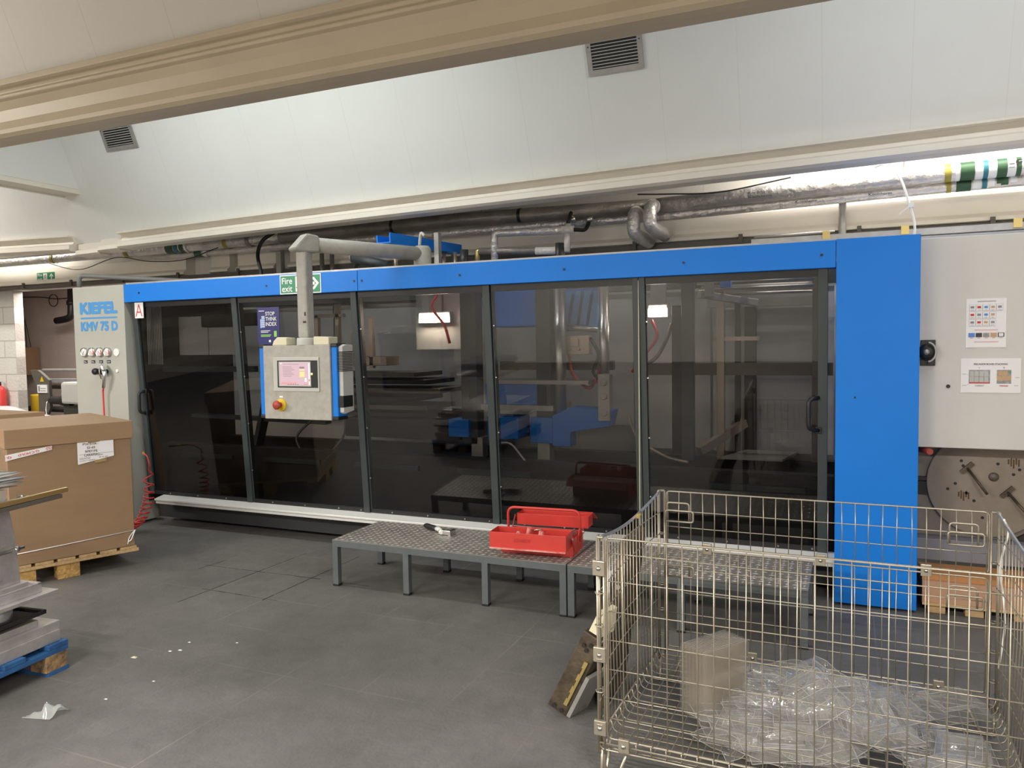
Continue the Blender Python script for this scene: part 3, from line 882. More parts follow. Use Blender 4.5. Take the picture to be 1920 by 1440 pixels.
# ------------------------------------------------------------------ red air line and air gun on the cabinet, red coiled hose
AG = thing('air_gun', 'silver air gun on a straight red hose hung on the pale cabinet', 'air gun', (-6.12, 4.88, 1.0))
mb = MB().tube([(-6.17, 4.87, 1.47), (-6.15, 4.865, 1.45), (-6.11, 4.86, 1.40)], [.006, .014, .02], 10)
mb.tube([(-6.11, 4.86, 1.40), (-6.105, 4.86, 1.36), (-6.14, 4.87, 1.25)], [.02, .018, .014], 10)
mb.build('gun_body', M['alu'], AG)
MB().tube([(-6.16, 4.86, 1.45), (-6.165, 4.855, 1.39), (-6.15, 4.86, 1.33)], .005, 6).build('trigger', M['steel'], AG)
MB().tube(curve([(-6.14, 4.87, 1.25), (-6.16, 4.88, 1.2), (-6.165, 4.885, 1.0), (-6.168, 4.89, .6), (-6.15, 4.89, .3)], 8), .008, 8).build('hose', M['hose'], AG)

CH = thing('coiled_hose', 'red coiled air hose hanging beside the cardboard pallet box', 'hose', (-5.6, 4.8, 0))
mb = MB().cyl((-5.74, 4.93, .675), (-5.66, 4.86, .672), .012, 10)
mb.build('brass_coupling', M['brass'], CH)
pts = curve([(-5.66, 4.86, .672), (-5.58, 4.82, .665), (-5.51, 4.78, .61), (-5.52, 4.78, .55)], 8)
path = curve([(-5.53, 4.78, .53), (-5.525, 4.78, .36), (-5.55, 4.77, .23), (-5.62, 4.75, .10), (-5.71, 4.72, .03)], 10)
turns = 11.5
N = 230
hel = []
for i in range(N + 1):
    t = i / N
    tt = t ** .8
    q = tt * (len(path) - 1); a = int(min(q, len(path) - 2))
    c = path[a].lerp(path[a + 1], q - a)
    ang = 2 * math.pi * turns * t
    r = .038 + .008 * t
    hel.append(c + V((math.cos(ang) * r, math.sin(ang) * r, max(0, .0 - c.z + .012 + (0)) + math.sin(ang) * .012 * t)))
for p in hel: p.z = max(p.z, .012)
MB().tube(pts + hel, .0065, 7).build('hose', M['hose'], CH)

# ------------------------------------------------------------------ signs on the machine
def arrow(mb, c, d, s, nrm):
    d = V(d); u = nrm.cross(d)
    def P(a, b): return V(c) + d * a * s + u * b * s
    mb.add([P(-.5, .1), P(-.5, -.1), P(.15, -.1), P(.15, .1)], [(0, 1, 2, 3)])
    for k in (1, -1):
        mb.add([P(.5, 0), P(.1, .42 * k), P(-.14, .42 * k), P(.26, 0)], [(0, 1, 2, 3)])


def running_man(mb, c, s, xd, zd):
    def P(a, b): return V(c) + V(xd) * a * s + V(zd) * b * s
    ring = [P(.12 + .08 * math.cos(q * .7854), .36 + .08 * math.sin(q * .7854)) for q in range(8)]
    mb.add(ring, [tuple(range(8))])
    for a, b, w in (((.05, .25), (-.05, -.05), .13), ((-.02, .2), (-.25, .08), .07), ((.05, .2), (.28, .05), .07),
                    ((-.05, -.05), (.2, -.15), .09), ((.2, -.15), (.1, -.42), .08), ((-.05, -.05), (-.2, -.25), .09), ((-.2, -.25), (-.38, -.28), .08)):
        dx, dz = b[0] - a[0], b[1] - a[1]; L = math.hypot(dx, dz); nx, nz = -dz / L * w / 2, dx / L * w / 2
        mb.add([P(a[0] + nx, a[1] + nz), P(b[0] + nx, b[1] + nz), P(b[0] - nx, b[1] - nz), P(a[0] - nx, a[1] - nz)], [(0, 1, 2, 3)])


FS = thing('fire_exit_sign', 'green fire exit sign with right arrow on the blue beam behind the pendant post', 'sign', (-3.96, 4.925, 2.01))
MB().box(-4.16, 4.926, 2.009, -3.76, 4.9295, 2.16).build('border', M['signwhite'], FS)
MB().box(-4.152, 4.9252, 2.017, -3.768, 4.926, 2.152).build('panel', M['green'], FS)
mb = MB().text('Fire', (-4.087, 4.9252, 2.113), XD, ZD, .048, .10, .014).text('exit', (-4.087, 4.9252, 2.05), XD, ZD, .046, .10, .014)
arrow(mb, (-3.835, 4.9242, 2.085), XD, .115, V((0, -1, 0)))
mb.build('lettering', M['signwhite'], FS)
mb = MB().box(-4.005, 4.9245, 2.025, -3.915, 4.925, 2.145)
mb.build('door_pictogram', M['signwhite'], FS)
mb = MB(); running_man(mb, (-3.96, 4.9238, 2.085), .10, XD, ZD); mb.build('runner_pictogram', M['green'], FS)

FW = thing('fire_exit_sign', 'small green fire exit sign with up arrow on the back wall at left', 'sign', (-8.93, 6.365, 2.43))
MB().box(-9.09, 6.364, 2.43, -8.78, 6.3695, 2.535).build('panel', M['green'], FW)
mb = MB().text('Fire', (-9.035, 6.363, 2.508), XD, ZD, .034, .075, .014).text('exit', (-9.035, 6.363, 2.458), XD, ZD, .032, .075, .014)
arrow(mb, (-8.83, 6.3625, 2.483), ZD, .075, V((0, -1, 0)))
mb.build('lettering', M['signwhite'], FW)
MB().box(-8.975, 6.3622, 2.44, -8.905, 6.363, 2.525).build('door_pictogram', M['signwhite'], FW)
mb = MB(); running_man(mb, (-8.94, 6.3615, 2.483), .075, XD, ZD); mb.build('runner_pictogram', M['green'], FW)

LA = thing('letter_card', 'white card with a red letter A at the top left of the smoked doors', 'sign', (-5.76, 4.955, 1.865))
MB().box(-5.812, 4.957, 1.865, -5.708, 4.9605, 2.003).build('card', M['paper'], LA)
MB().text('A', (-5.76, 4.9568, 1.934), XD, ZD, .108, .083, -.012).build('lettering', M['redink'], LA)

# dark blue notice, standing in front of the glass on the second door
SN = thing('warning_notice', 'dark blue stop think notice on the smoked door behind the control pendant', 'notice', (-4.33, 4.965, 1.62))
mb = MB().box(-4.437, 4.968, 1.615, -4.215, 4.973, 1.915)
mb.build('board', M['navy'], SN)
mb = MB().text('STOP', (-4.352, 4.9675, 1.848), XD, ZD, .030, .093, .01, mid=False)
mb.text('THINK', (-4.352, 4.9675, 1.806), XD, ZD, .030, .112, .01, mid=False).text('INDEX', (-4.352, 4.9675, 1.764), XD, ZD, .030, .112, .01, mid=False)
mb.box(-4.422, 4.967, 1.884, -4.365, 4.9678, 1.889)
mb.build('lettering', M['signwhite'], SN)
mb = MB()
for k in range(6): mb.box(-4.395, 4.967, 1.752 + k * .016, -4.362, 4.9678, 1.765 + k * .016)
mb.box(-4.408, 4.9674, 1.748, -4.397, 4.9678, 1.82)
mb.build('window_pictogram', mat('pale_blue', (.45, .56, .78), .5), SN)
MB().box(-4.405, 4.967, 1.722, -4.31, 4.9678, 1.727).box(-4.405, 4.967, 1.711, -4.33, 4.9678, 1.716).box(-4.325, 4.967, 1.632, -4.305, 4.9678, 1.65).build('small_print', M['signwhite'], SN)
MB().box(-4.405, 4.967, 1.688, -4.30, 4.9678, 1.694).box(-4.405, 4.967, 1.677, -4.31, 4.9678, 1.683).box(-4.27, 4.967, 1.675, -4.243, 4.9678, 1.722).build('lime_print', M['lime'], SN)

# ------------------------------------------------------------------ control pendant on its swing arm
PX, PY = -3.365, 4.21
PD = thing('control_pendant', 'pale control pendant with lit screen hanging from a jointed tube arm', 'control panel', (PX, PY, 1.1))
yb = 4.2
MB().box(-3.712, yb, 1.098, -3.152, yb + .13, 1.603).build('housing', M['pend'], PD, bevel=.004)
for x0, x1 in ((-3.756, -3.714), (-3.150, -3.106)):
    r = MB().box(x0, yb + .012, 1.122, x1, yb + .12, 1.588).build('side_rail', M['blue'], PD, bevel=.006)
    MB().box(x0 - .002, yb + .01, 1.588, x1 + .002, yb + .122, 1.612).build('end_cap', M['black'], r, bevel=.004)
    MB().box(x0 - .002, yb + .01, 1.10, x1 + .002, yb + .122, 1.122).build('end_cap', M['black'], r, bevel=.004)
bz = MB().box(-3.622, yb - .008, 1.29, -3.238, yb, 1.522).build('bezel', M['tin'], PD, bevel=.003)
MB().box(-3.584, yb - .010, 1.316, -3.248, yb - .0078, 1.50).build('screen_surround', M['black'], bz)
MB().box(-3.570, yb - .0125, 1.325, -3.302, yb - .010, 1.492).build('screen_frame', M['tin'], bz)
mb = MB().use(M['screen'])
mb.box(-3.558, yb - .0145, 1.333, -3.312, yb - .0124, 1.486)
mb.use(M['screen_w']).box(-3.318, yb - .0152, 1.336, -3.307, yb - .0144, 1.482)
mb.box(-3.35, yb - .0152, 1.356, -3.334, yb - .0144, 1.382).box(-3.556, yb - .0152, 1.478, -3.54, yb - .0144, 1.484)
mb.use(M['screen_y']).box(-3.392, yb - .0152, 1.388, -3.352, yb - .0144, 1.424).box(-3.392, yb - .0152, 1.432, -3.352, yb - .0144, 1.441)
mb.use(M['greyink']).box(-3.392, yb - .0152, 1.446, -3.352, yb - .0144, 1.458)
for k in range(7): mb.box(-3.54 + .006 * (k > 0), yb - .015, 1.456 - k * .0105, -3.46 + .012 * (k % 3), yb - .0144, 1.4585 - k * .0105)
mb.box(-3.53, yb - .015, 1.474, -3.40, yb - .0144, 1.4765)
for k in range(5): mb.box(-3.495 + .02 * k, yb - .0156, 1.3355, -3.482 + .02 * k, yb - .0144, 1.340)
mb.use(M['screen_r']).box(-3.555, yb - .0152, 1.342, -3.42, yb - .0144, 1.346).box(-3.545, yb - .0152, 1.351, -3.41, yb - .0144, 1.3535)
mb.box(-3.317, yb - .0156, 1.360, -3.308, yb - .0144, 1.374).box(-3.36, yb - .0152, 1.338, -3.32, yb - .0144, 1.342)
mb.build('screen', None, PD)
MB().box(-3.302, yb - .0128, 1.402, -3.287, yb - .0098, 1.417).build('key', M['screen_y'], bz)
es = MB().lathe([(0, yb - .012), (.040, yb - .012), (.043, yb - .006), (.043, yb)], (-3.565, 0, 1.195), 'y', 28).build('stop_plate', M['yellow'], PD)
MB().lathe([(0, yb - .062), (.024, yb - .060), (.031, yb - .052), (.031, yb - .044), (.018, yb - .038), (.018, yb - .012)], (-3.568, 0, 1.198), 'y', 24).build('stop_button', M['stop_red'], es)
MB().box(-3.58, yb - .002, 1.246, -3.55, yb, 1.258).build('button_label', M['paper'], PD)
# cooling unit on the right flank
mb = MB().prism([(yb + .05, 1.14), (yb + .15, 1.155), (yb + .15, 1.60), (yb + .07, 1.605), (yb + .03, 1.59), (yb + .03, 1.15)], 0, -3.105, -3.072)
cu = mb.build('cooling_unit', M['tin'], PD, bevel=.006)
mb = MB()
for k in range(13): mb.box(-3.107, yb + .022, 1.425 + k * .0105, -3.069, yb + .14, 1.4305 + k * .0105)
mb.build('fin', M['darkmetal'], cu)
MB().box(-3.108, yb + .02, 1.185, -3.066, yb + .13, 1.262).build('socket', M['black'], cu, bevel=.004)
for x0, x1, sl in ((-3.64, -3.515, .045), (-3.29, -3.165, 0)):
    MB().prism([(x0, 1.603), (x1, 1.603), (x1, 1.655), (x0 + sl, 1.66), (x0 + sl * .3, 1.635)], 1, yb + .01, yb + .11).build('lifting_block', M['cream'], PD, bevel=.005)
MB().lathe([(0, 1.655), (.062, 1.652), (.066, 1.64), (.066, 1.603)], (PX - .02, PY + .05, 0), 'z', 28).build('swivel_collar', M['tin'], PD)
mb = MB().box(PX - .062, PY + .01, 1.65, PX + .022, PY + .09, 2.262)
post = mb.build('post', M['pend'], PD, bevel=.014)
mb = MB().box(PX + .0, PY + .0085, 1.80, PX + .011, PY + .0105, 1.826).box(PX - .012, PY + .0085, 1.752, PX + .012, PY + .0105, 1.765)
mb.build('scuff_mark', mat('scuff', (.06, .02, .02), .7), post)
ea, eb = V((PX - .02, PY + .05, 2.285)), V((-2.95, 5.10, 2.275))
d = (eb - ea).normalized()
MB().tube([ea + d * .02, eb], .052, 20).build('arm', M['pend'], PD)
# slanted elbow casting at the knee
rx = V((-d.x, -d.y, 0)).normalized()
sd = V((-rx.y, rx.x, 0))
mb = MB()
def el(a, b, w): return ea + rx * a + ZD * b + sd * w
prof = [(-.10, .062), (.02, .068), (.085, .0), (.085, -.045), (.05, -.06), (-.05, -.06), (-.10, -.05)]
prof = [(-.09, .056), (-.02, .066), (.0, .066), (.088, -.03), (.088, -.046), (.05, -.056), (-.05, -.056), (-.09, -.056)]
n = len(prof)
vs = [el(a, b, -.058) for a, b in prof] + [el(a, b, .058) for a, b in prof]
mb.add(vs, [tuple(range(n)), tuple(range(2 * n - 1, n - 1, -1))] + [(i, i + n, (i + 1) % n + n, (i + 1) % n) for i in range(n)])
mb.build('elbow', M['pend'], PD, bevel=.012)
MB().lathe([(0, .062), (.05, .058), (.066, .035), (.066, -.09), (.08, -.10), (.08, -.11)], (-2.95, 5.10, 2.275), 'z', 24).build('base_swivel', M['pend'], PD)
MB().tube(curve([(-2.95, 5.06, 2.33), (-2.93, 5.05, 2.42), (-2.9, 5.05, 2.40)], 6), .012, 8).build('cable_gland', M['tin'], PD)

# ------------------------------------------------------------------ right-hand cabinet and winder
RC = thing('switch_cabinet', 'large pale grey switch cabinet right of the blue pillar', 'cabinet', (1.4, 5.4, .95))
MB().box(.372, 5.10, .945, 2.6, 5.6, 2.165).build('body', M['cab2'], RC, bevel=.005)
sw = MB().box(.385, 5.085, 1.425, .462, 5.10, 1.575).build('isolator_plate', M['black'], RC, bevel=.003)
MB().lathe([(0, 5.045), (.03, 5.045), (.045, 5.055), (.048, 5.085)], (.418, 0, 1.505), 'y', 24).build('isolator_knob', M['black'], sw)
MB().tube([(.418 + .042 * math.cos(a / 10), 5.04, 1.505 + .055 * math.sin(a / 10)) for a in range(-15, 16)], .006, 8).lathe([(0, 5.03), (.016, 5.03), (.016, 5.05)], (.412, 0, 1.505), 'y', 14).build('isolator_guard', M['galv'], sw)
MB().cyl((.53, 5.10, 1.305), (.53, 5.095, 1.305), .011, 14).build('hole_plug', M['black'], RC)

PA = thing('picture_notice', 'white portrait notice with rows of small pictures on the grey cabinet', 'notice', (.71, 5.09, 1.55))
mb = MB().use(M['paper'])
x0, x1, z0, z1 = .615, .812, 1.528, 1.806
mb.grid(8, 8, lambda u, v: (x0 + (x1 - x0) * u, 5.0985 - .010 * max(0, v - .0) * 0 - .012 * (max(0, .12 - v) * 8) * max(0, .25 - abs(u - .1)) - .008 * max(0, u - .85) * max(0, .12 - v) * 40, z0 + (z1 - z0) * v))
mb.build('sheet', None, PA)
mb = MB()
yy = 5.0965


def pic(u, v, w, h, m, d=0.0):
    mb.use(m).box(x0 + u - w / 2, yy - .0004 - d, z1 - v - h / 2, x0 + u + w / 2, yy - d, z1 - v + h / 2)


pic(.1, .016, .09, .003, M['greyink'])
cols = ['greyink', 'redink', 'pic_blue', 'pic_brown', 'greyink', 'redink', 'greyink', 'pic_blue', 'pic_brown', 'greyink', 'redink', 'pic_brown', 'pic_grey']
k = 0
for row, n in ((0, 5), (1, 4), (2, 4)):
    for c in range(n):
        u, v = .03 + c * .0335, .052 + row * .043
        pic(u, v, .030, .036, M['greyink']); pic(u, v, .0288, .0348, M['paper'], .0005)
        pic(u, v - .003, .018, .013, M[cols[k]], .001); pic(u, v + .012, .016, .002, M['greyink'], .001)
        k += 1
pic(.1, .178, .115, .002, M['redink']); pic(.1, .246, .12, .002, M['redink'])
for c, m in enumerate(('pic_blue', 'pic_dark', 'pic_grey', 'pic_brown', 'pic_dark')):
    pic(.028 + c * .036, .207, .031, .024, M[m]); pic(.028 + c * .036, .224, .014, .002, M['redink'])
pic(.028 + 4 * .036, .207, .022, .018, M['paper'], .0006)
mb.build('printing', None, PA)

PB = thing('stacking_notice', 'white landscape notice on box stacking stuck low on the grey cabinet', 'notice', (.74, 5.09, 1.28))
x0, x1, z0, z1 = .592, .886, 1.270, 1.466
MB().box(x0, 5.0965, z0, x1, 5.0985, z1).build('sheet', M['paper'], PB)
yy = 5.0962
mb = MB()
pic(.093, .105, .105, .078, M['pic_grey']); pic(.213, .105, .07, .078, M['pic_grey'])
for i, (a, b) in enumerate(((.192, .085), (.215, .085), (.186, .113), (.210, .113), (.232, .113))): pic(a + .004, b, .022, .026, M['pic_brown'], .0005)
for i in range(4): pic(.055 + .024 * i, .088, .02, .03, M['tin'], .0005); pic(.055 + .024 * i, .121, .02, .03, M['tin'], .0005)
pic(.094, .140, .1, .006, M['redink'], .0008)
mb.use(M['greyink'])
for a, b in (((.03, .09), (.05, .1)), ((.03, .155), (.05, .14))): mb.bar((x0 + a[0], yy - .001, z1 - a[1]), (x0 + b[0], yy - .001, z1 - b[1]), .0006, .0012, (0, 1, 0))
for u, v in ((.018, .09), (.018, .155), (.278, .11), (.272, .155)): pic(u, v, .02, .002, M['greyink'])
mb.build('printing', None, PB)
mb = MB().use(M['ink']).text('PRE-MADE BOXES STACKING', (x0 + .147, 5.096, z1 - .033), XD, ZD, .0095, .165, .01)
mb.text('CORRECT', (x0 + .094, 5.096, z1 - .156), XD, ZD, .0085, .046, .0)
mb.add([(x0 + .088, 5.0955, z1 - .053), (x0 + .091, 5.0955, z1 - .057), (x0 + .098, 5.0955, z1 - .048), (x0 + .091, 5.0955, z1 - .054)], [(0, 1, 2, 3)])
mb.use(M['redink']).text('x', (x0 + .212, 5.096, z1 - .053), XD, ZD, .008, .008, .01).text('WRONG', (x0 + .212, 5.096, z1 - .156), XD, ZD, .0085, .042, .015)
mb.build('lettering', None, PB)

WD = thing('film_winder', 'brown grey winder base with round beige disc under the switch cabinet', 'machine', (1.2, 5.5, 0))
MB().box(.385, 5.37, .37, 2.5, 5.5, .944).build('back_plate', M['winder'], WD)
MB().box(.385, 5.24, .24, 2.5, 5.9, .37).build('base_frame', M['bgrey'], WD, bevel=.004)
mb = MB().prism([(.9, .37), (1.06, .37), (1.06, .48)], 1, 5.34, 5.37)
mb.build('gusset', M['darkmetal'], WD)
MB().box(.385, 5.34, .71, .47, 5.37, .73).box(.40, 5.35, .62, .46, 5.37, .7).build('bracket', M['darkmetal'], WD)
MB().cyl((.386, 5.30, .912), (.44, 5.08, .922), .018, 14).build('red_plug', M['stop_red'], WD)
dc = MB().lathe([(0, 5.335), (.318, 5.335), (.322, 5.338), (.322, 5.37)], (.768, 0, .705), 'y', 56).build('disc', M['disc'], WD)
MB().lathe([(0, 5.327), (.025, 5.327), (.028, 5.335)], (.80, 0, .75), 'y', 20).build('hub', M['brownbeam'], dc)
mb = MB()
for x, z in ((.60, .70), (.56, .665), (.66, .645), (.70, .60), (.82, .83), (.90, .77), (.93, .8), (.745, .50), (.885, .665), (.63, .84), (.64, .81), (.875, .645)):
    mb.cyl((x, 5.336, z), (x, 5.333, z), .009, 10)
mb.build('bolt_hole', M['black'], dc)
for (ax, az), (bx, bz_) in (((.66, .80), (.755, .66)), ((.87, .665), (1.0, .5))):
    mb = MB().bar((ax - .03, 5.325, az + .0 - .03), (ax + .03, 5.325, az + .03), .025, .02, (0, 1, 0))
    mb.cyl((ax, 5.32, az), (bx, 5.24, bz_), .008, 10)
    mb.build('t_handle', M['rust'], dc)
mb = MB()
for x, z in ((.645, .62), (.90, .83)):
    for q in range(5): mb.box(x - .03 + q * .013, 5.333, z - .012 * (q % 3), x - .022 + q * .013, 5.3345, z + .03 + .008 * (q % 2))
mb.build('stain', mat('brown_stain', (.12, .07, .03), .8), dc)

RP = thing('wooden_pallet', 'pale wooden pallet on the floor under the winder at right', 'pallet', (1.0, 5.3, 0))
mb = None
for x in (.43, .62, .86, 1.12, 1.4): MB().box(x, 4.98, .0, x + .09, 5.2, .05).build('block', M['wood'], RP)
MB().box(.40, 4.95, .05, 1.6, 5.22, .065).build('deck_board', M['wood'], RP)
MB().box(.40, 5.23, .05, 1.6, 5.55, .065).build('deck_board', M['wood'], RP)
mb = MB().box(.40, 4.96, .066, 1.6, 5.23, .19)
tag(mb.build('cardboard_stack', M['card2']), 'dull brown cardboard stack on the pallet behind the wire cage', 'cardboard')
tag(MB().box(.40, 4.98, .191, 1.6, 5.23, .225).build('wooden_board', M['orangewood']), 'orange brown board lying on the cardboard stack under the winder', 'board')

# ------------------------------------------------------------------ pipes and services along the back wall
MP = thing('insulated_pipe', 'long foil lagged pipe running along the back wall above the machine', 'pipe', (-5, 6.2, 2.6))
zc = [(-13.4, 2.67), (-9.5, 2.668), (-6.5, 2.668), (-3.2, 2.70), (-1.3, 2.672), (.7, 2.728), (3.3, 2.735)]
MB().tube([(x, 6.2, z) for x, z in zc[:4]], .055, 20).build('lagging', M['foil'], MP)
MB().tube([(-5.2, 6.2, 2.682), (-3.2, 6.2, 2.70), (-1.45, 6.2, 2.674)], .060, 20).build('lagging', M['foil_dull_shaded'], MP)  # middle stretch coloured darker for the shadow of the trim
MB().tube([(-1.45, 6.2, 2.674), (.7, 6.2, 2.728), (3.3, 6.2, 2.735)], .060, 20).build('lagging', M['foil'], MP)


def zpipe(x):
    for (a, za), (b, zb) in zip(zc, zc[1:]):
        if a <= x <= b: return za + (zb - za) * (x - a) / (b - a)


for x, w, m in ((-7.35, .05, 'tape_y'), (-8.55, .04, 'tape_y'), (-5.92, .05, 'tape_y'), (-6.72, .10, 'tape_g'), (-6.60, .05, 'tape_t'), (-6.52, .05, 'tape_g'), (-6.45, .03, 'signwhite'),
                (-3.9, .03, 'black'), (-2.62, .03, 'black'), (-5.62, .05, 'foil_dull_shaded'),
                (.60, .04, 'tape_y'), (.665, .025, 'signwhite'), (.695, .085, 'tape_g'), (.785, .045, 'signwhite'), (.83, .03, 'tape_t'), (.86, .05, 'signwhite'), (.91, .06, 'tape_g'), (.97, .05, 'signwhite'), (1.02, .03, 'tape_g')):
    MB().tube([(x, 6.2, zpipe(x)), (x + w, 6.2, zpipe(x + w))], .0625, 20, caps=False).build('tape_band', M[m], MP)
mb = MB()
for x, z, s in ((-.62, 2.70, .02), (-.62, 2.67, .02), (.05, 2.735, .018), (1.1, 2.75, .018)):
    mb.text('Kooltherm', (x, 6.137, z), XD, ZD, s, .17, .0)
mb.text('F', (1.035, 6.136, 2.745), XD, ZD, .04, .03, .02)
for k in range(3): mb.bar((.975, 6.136, 2.765 - k * .024), (1.01, 6.136, 2.765 - k * .024), .002, .006, (0, 1, 0))
mb.build('lettering', M['ink'], MP)
for x in (-3.25, -2.98, .35, -9.0): MB().cyl((x, 6.2, zpipe(x) + .05), (x, 6.2, 3.4), .006, 8).build('hanger_rod', M['galv'], MP)

LP = thing('insulated_pipe', 'thinner foil lagged pipe just below the long pipe, from the middle to the right', 'pipe', (0, 6.26, 2.6))
MB().tube([(-7.0, 6.27, 2.60), (-5.5, 6.27, 2.605), (-1.3, 6.27, 2.60), (.7, 6.27, 2.645), (3.3, 6.27, 2.66)], .04, 16).build('lagging', M['foil'], LP)
for x, w, m in ((-6.4, .1, 'tape_g'), (-6.28, .05, 'signwhite'), (.62, .03, 'tape_y'), (.68, .09, 'tape_g'), (.78, .05, 'signwhite'), (.835, .03, 'tape_t'), (.87, .04, 'signwhite'), (.92, .07, 'tape_g'), (1.0, .04, 'signwhite')):
    z = 2.60 + max(0, (x + 1.3)) * .0225
    MB().tube([(x, 6.27, z), (x + w, 6.27, z)], .042, 16, caps=False).build('tape_band', M[m], LP)
mb = MB()
for x in (-.3, .2): mb.text('Kooltherm', (x, 6.228, 2.625 + .02 * x), XD, ZD, .018, .15, .0)
mb.build('lettering', M['ink'], LP)


def elbow_stub(x, z, label, r=.052):
    t = thing('pipe_elbow', label, 'pipe', (x, 6.1, z - .2), 0, 'foil elbows hanging from the long pipe')
    MB().tube(bent([(x, 6.12, z), (x, 6.02, z - .0), (x, 6.0, z - .16), (x + .06, 6.28, z - .20)], .06), r, 16).build('elbow', M['foil'], t)
    MB().tube([(x, 6.13, z + .01), (x, 6.09, z + .01)], r + .008, 16).build('collar', M['foil'], t)
    return t


elbow_stub(-1.56, 2.60, 'left of the two foil pipe elbows above the blue beam')
elbow_stub(-1.43, 2.645, 'right of the two foil pipe elbows above the blue beam')

SP = thing('branch_pipe', 'foil wrapped branch pipes looping down to the machine roof near the middle', 'pipe', (-2.4, 5.9, 2.2))
MB().tube(bent([(-2.72, 5.9, 2.16), (-2.72, 5.9, 2.51), (-2.14, 5.95, 2.50)], .03), .030, 14).build('riser', M['foil'], SP)
MB().tube([(-2.32, 5.94, 2.503), (-2.04, 5.96, 2.50)], .033, 14).build('sleeve', M['wrap'], SP)
MB().tube([(-2.86, 5.9, 2.37), (-2.34, 5.93, 2.345)], .030, 14).build('lower_run', M['foil_dull_shaded'], SP)
MB().tube([(-2.36, 5.93, 2.345), (-2.12, 5.95, 2.335)], .032, 14).build('sleeve', M['wrap'], SP)
MB().tube(bent([(-2.88, 5.9, 2.20), (-2.88, 5.9, 2.375), (-2.84, 5.9, 2.37)], .02), .022, 12).build('copper_bend', M['brass'], SP)
MB().tube([(-2.10, 5.95, 2.32), (-2.10, 5.98, 2.55)], .028, 14).build('riser', M['wrap'], SP)
MB().tube([(-2.10, 5.98, 2.55), (-2.11, 6.1, 2.66)], .016, 12).build('drop_leg', M['darkmetal'], SP)
MB().cyl((-2.11, 6.12, 2.58), (-2.11, 6.12, 2.635), .035, 16).cyl((-1.96, 6.12, 2.57), (-1.96, 6.12, 2.62), .032, 16).build('collar', M['steel'], SP)
MB().tube(bent([(-1.96, 6.12, 2.58), (-1.97, 6.05, 2.5), (-2.04, 5.96, 2.50)], .04), .016, 10).build('drop_leg', M['darkmetal'], SP)
for x in (-2.75, -1.96):
    mb = MB().cyl((x, 5.4, 2.12), (x, 5.4, 2.325), .033, 18)
    o = mb.build('black_stub_column', M['black'])
    tag(o, 'short black column %s on the machine roof' % ('left of the branch pipes' if x < -2.2 else 'in front of the white wrapped riser'), 'column', 'black stub columns on the machine roof')

# blue lift carriage above the roof of the machine
BB = thing('lift_carriage', 'blue channel lift carriage above the machine roof behind the pendant arm', 'machine part', (-3.3, 5.6, 2.16))
mb = MB().hexa([(-3.39, 5.15, 2.385), (-3.26, 5.15, 2.385), (-3.13, 6.1, 2.385), (-3.26, 6.1, 2.385)], [(-3.39, 5.15, 2.395), (-3.26, 5.15, 2.395), (-3.13, 6.1, 2.395), (-3.26, 6.1, 2.395)])
for o in (0, .118):
    mb.hexa([(-3.39 + o, 5.15, 2.395), (-3.378 + o, 5.15, 2.395), (-3.248 + o, 6.1, 2.395), (-3.26 + o, 6.1, 2.395)], [(-3.39 + o, 5.15, 2.45 + o * .12), (-3.378 + o, 5.15, 2.45 + o * .12), (-3.248 + o, 6.1, 2.45 + o * .12), (-3.26 + o, 6.1, 2.45 + o * .12)])
mb.build('channel', M['blue'], BB)
for x, y in ((-3.31, 5.3), (-3.2, 5.9), (-3.12, 5.95)): MB().cyl((x, y, 2.14), (x, y, 2.384), .016, 12).build('spindle', M['bronze'], BB)
MB().box(-3.33, 5.42, 2.34, -3.2, 5.52, 2.384).build('spindle_bracket', M['galv'], BB)
MB().box(-3.10, 5.55, 2.14, -3.06, 5.6, 2.50).build('stop_post', M['galv'], BB)
MB().cyl((-3.86, 5.5, 2.335), (-3.5, 5.5, 2.25), .04, 18).build('motor', M['dframe'], BB)
MB().lathe([(0, -.002), (.04, -.002), (.042, .01)], (-3.87, 5.5, 2.337), 'x', 18).build('motor_cap', M['galv'], BB)
MB().tube(curve([(-3.78, 5.5, 2.30), (-3.9, 5.6, 2.26), (-3.92, 5.7, 2.15)], 8), .02, 10).build('motor_cable', M['black'], BB)

CL = MB().tube(curve([(-5.12, 6.0, 2.70), (-5.22, 5.95, 2.62), (-5.24, 5.9, 2.48), (-5.16, 5.85, 2.30), (-5.12, 5.8, 2.16)], 8), .018, 10).build('black_cable', M['black'])
tag(CL, 'thick black cable looping down from the long pipe at left of the pendant', 'cable')
for x, lab in ((-5.40, 'first'), (-5.0, 'second')): pass
st = MB().box(-5.36, 6.3, 2.2, -5.30, 6.36, 2.66).box(-5.40, 6.26, 2.56, -5.26, 6.30, 2.585).build('wall_strut', M['galv'])
tag(st, 'galvanised strut upright on the wall beside the black cable loop', 'strut')
for x, n in ((-4.75, 'left'), (-4.63, 'right')):
    o = MB().cyl((x, 6.25, 2.14), (x, 6.25, 2.5), .022, 12).build('roof_riser', M['foil_dull_shaded'])
    tag(o, '%s of two slim metal risers behind the pendant post' % n, 'pipe', 'slim risers behind the pendant post')
tag(MB().tube(bent([(-6.72, 5.12, 2.16), (-6.72, 5.12, 2.30), (-5.9, 5.5, 2.24), (-5.3, 5.6, 2.2)], .05), .022, 12).build('conduit', mat('grey_conduit', (.16, .16, .155), .5)), 'grey bent conduit rising from the top of the pale end cabinet', 'conduit')
tag(MB().cyl((-.05, 6.3, 2.15), (-.05, 6.3, 2.62), .028, 14).build('vertical_pipe', M['galv']), 'upright grey pipe between the blue pillar and the foil pipes', 'pipe')
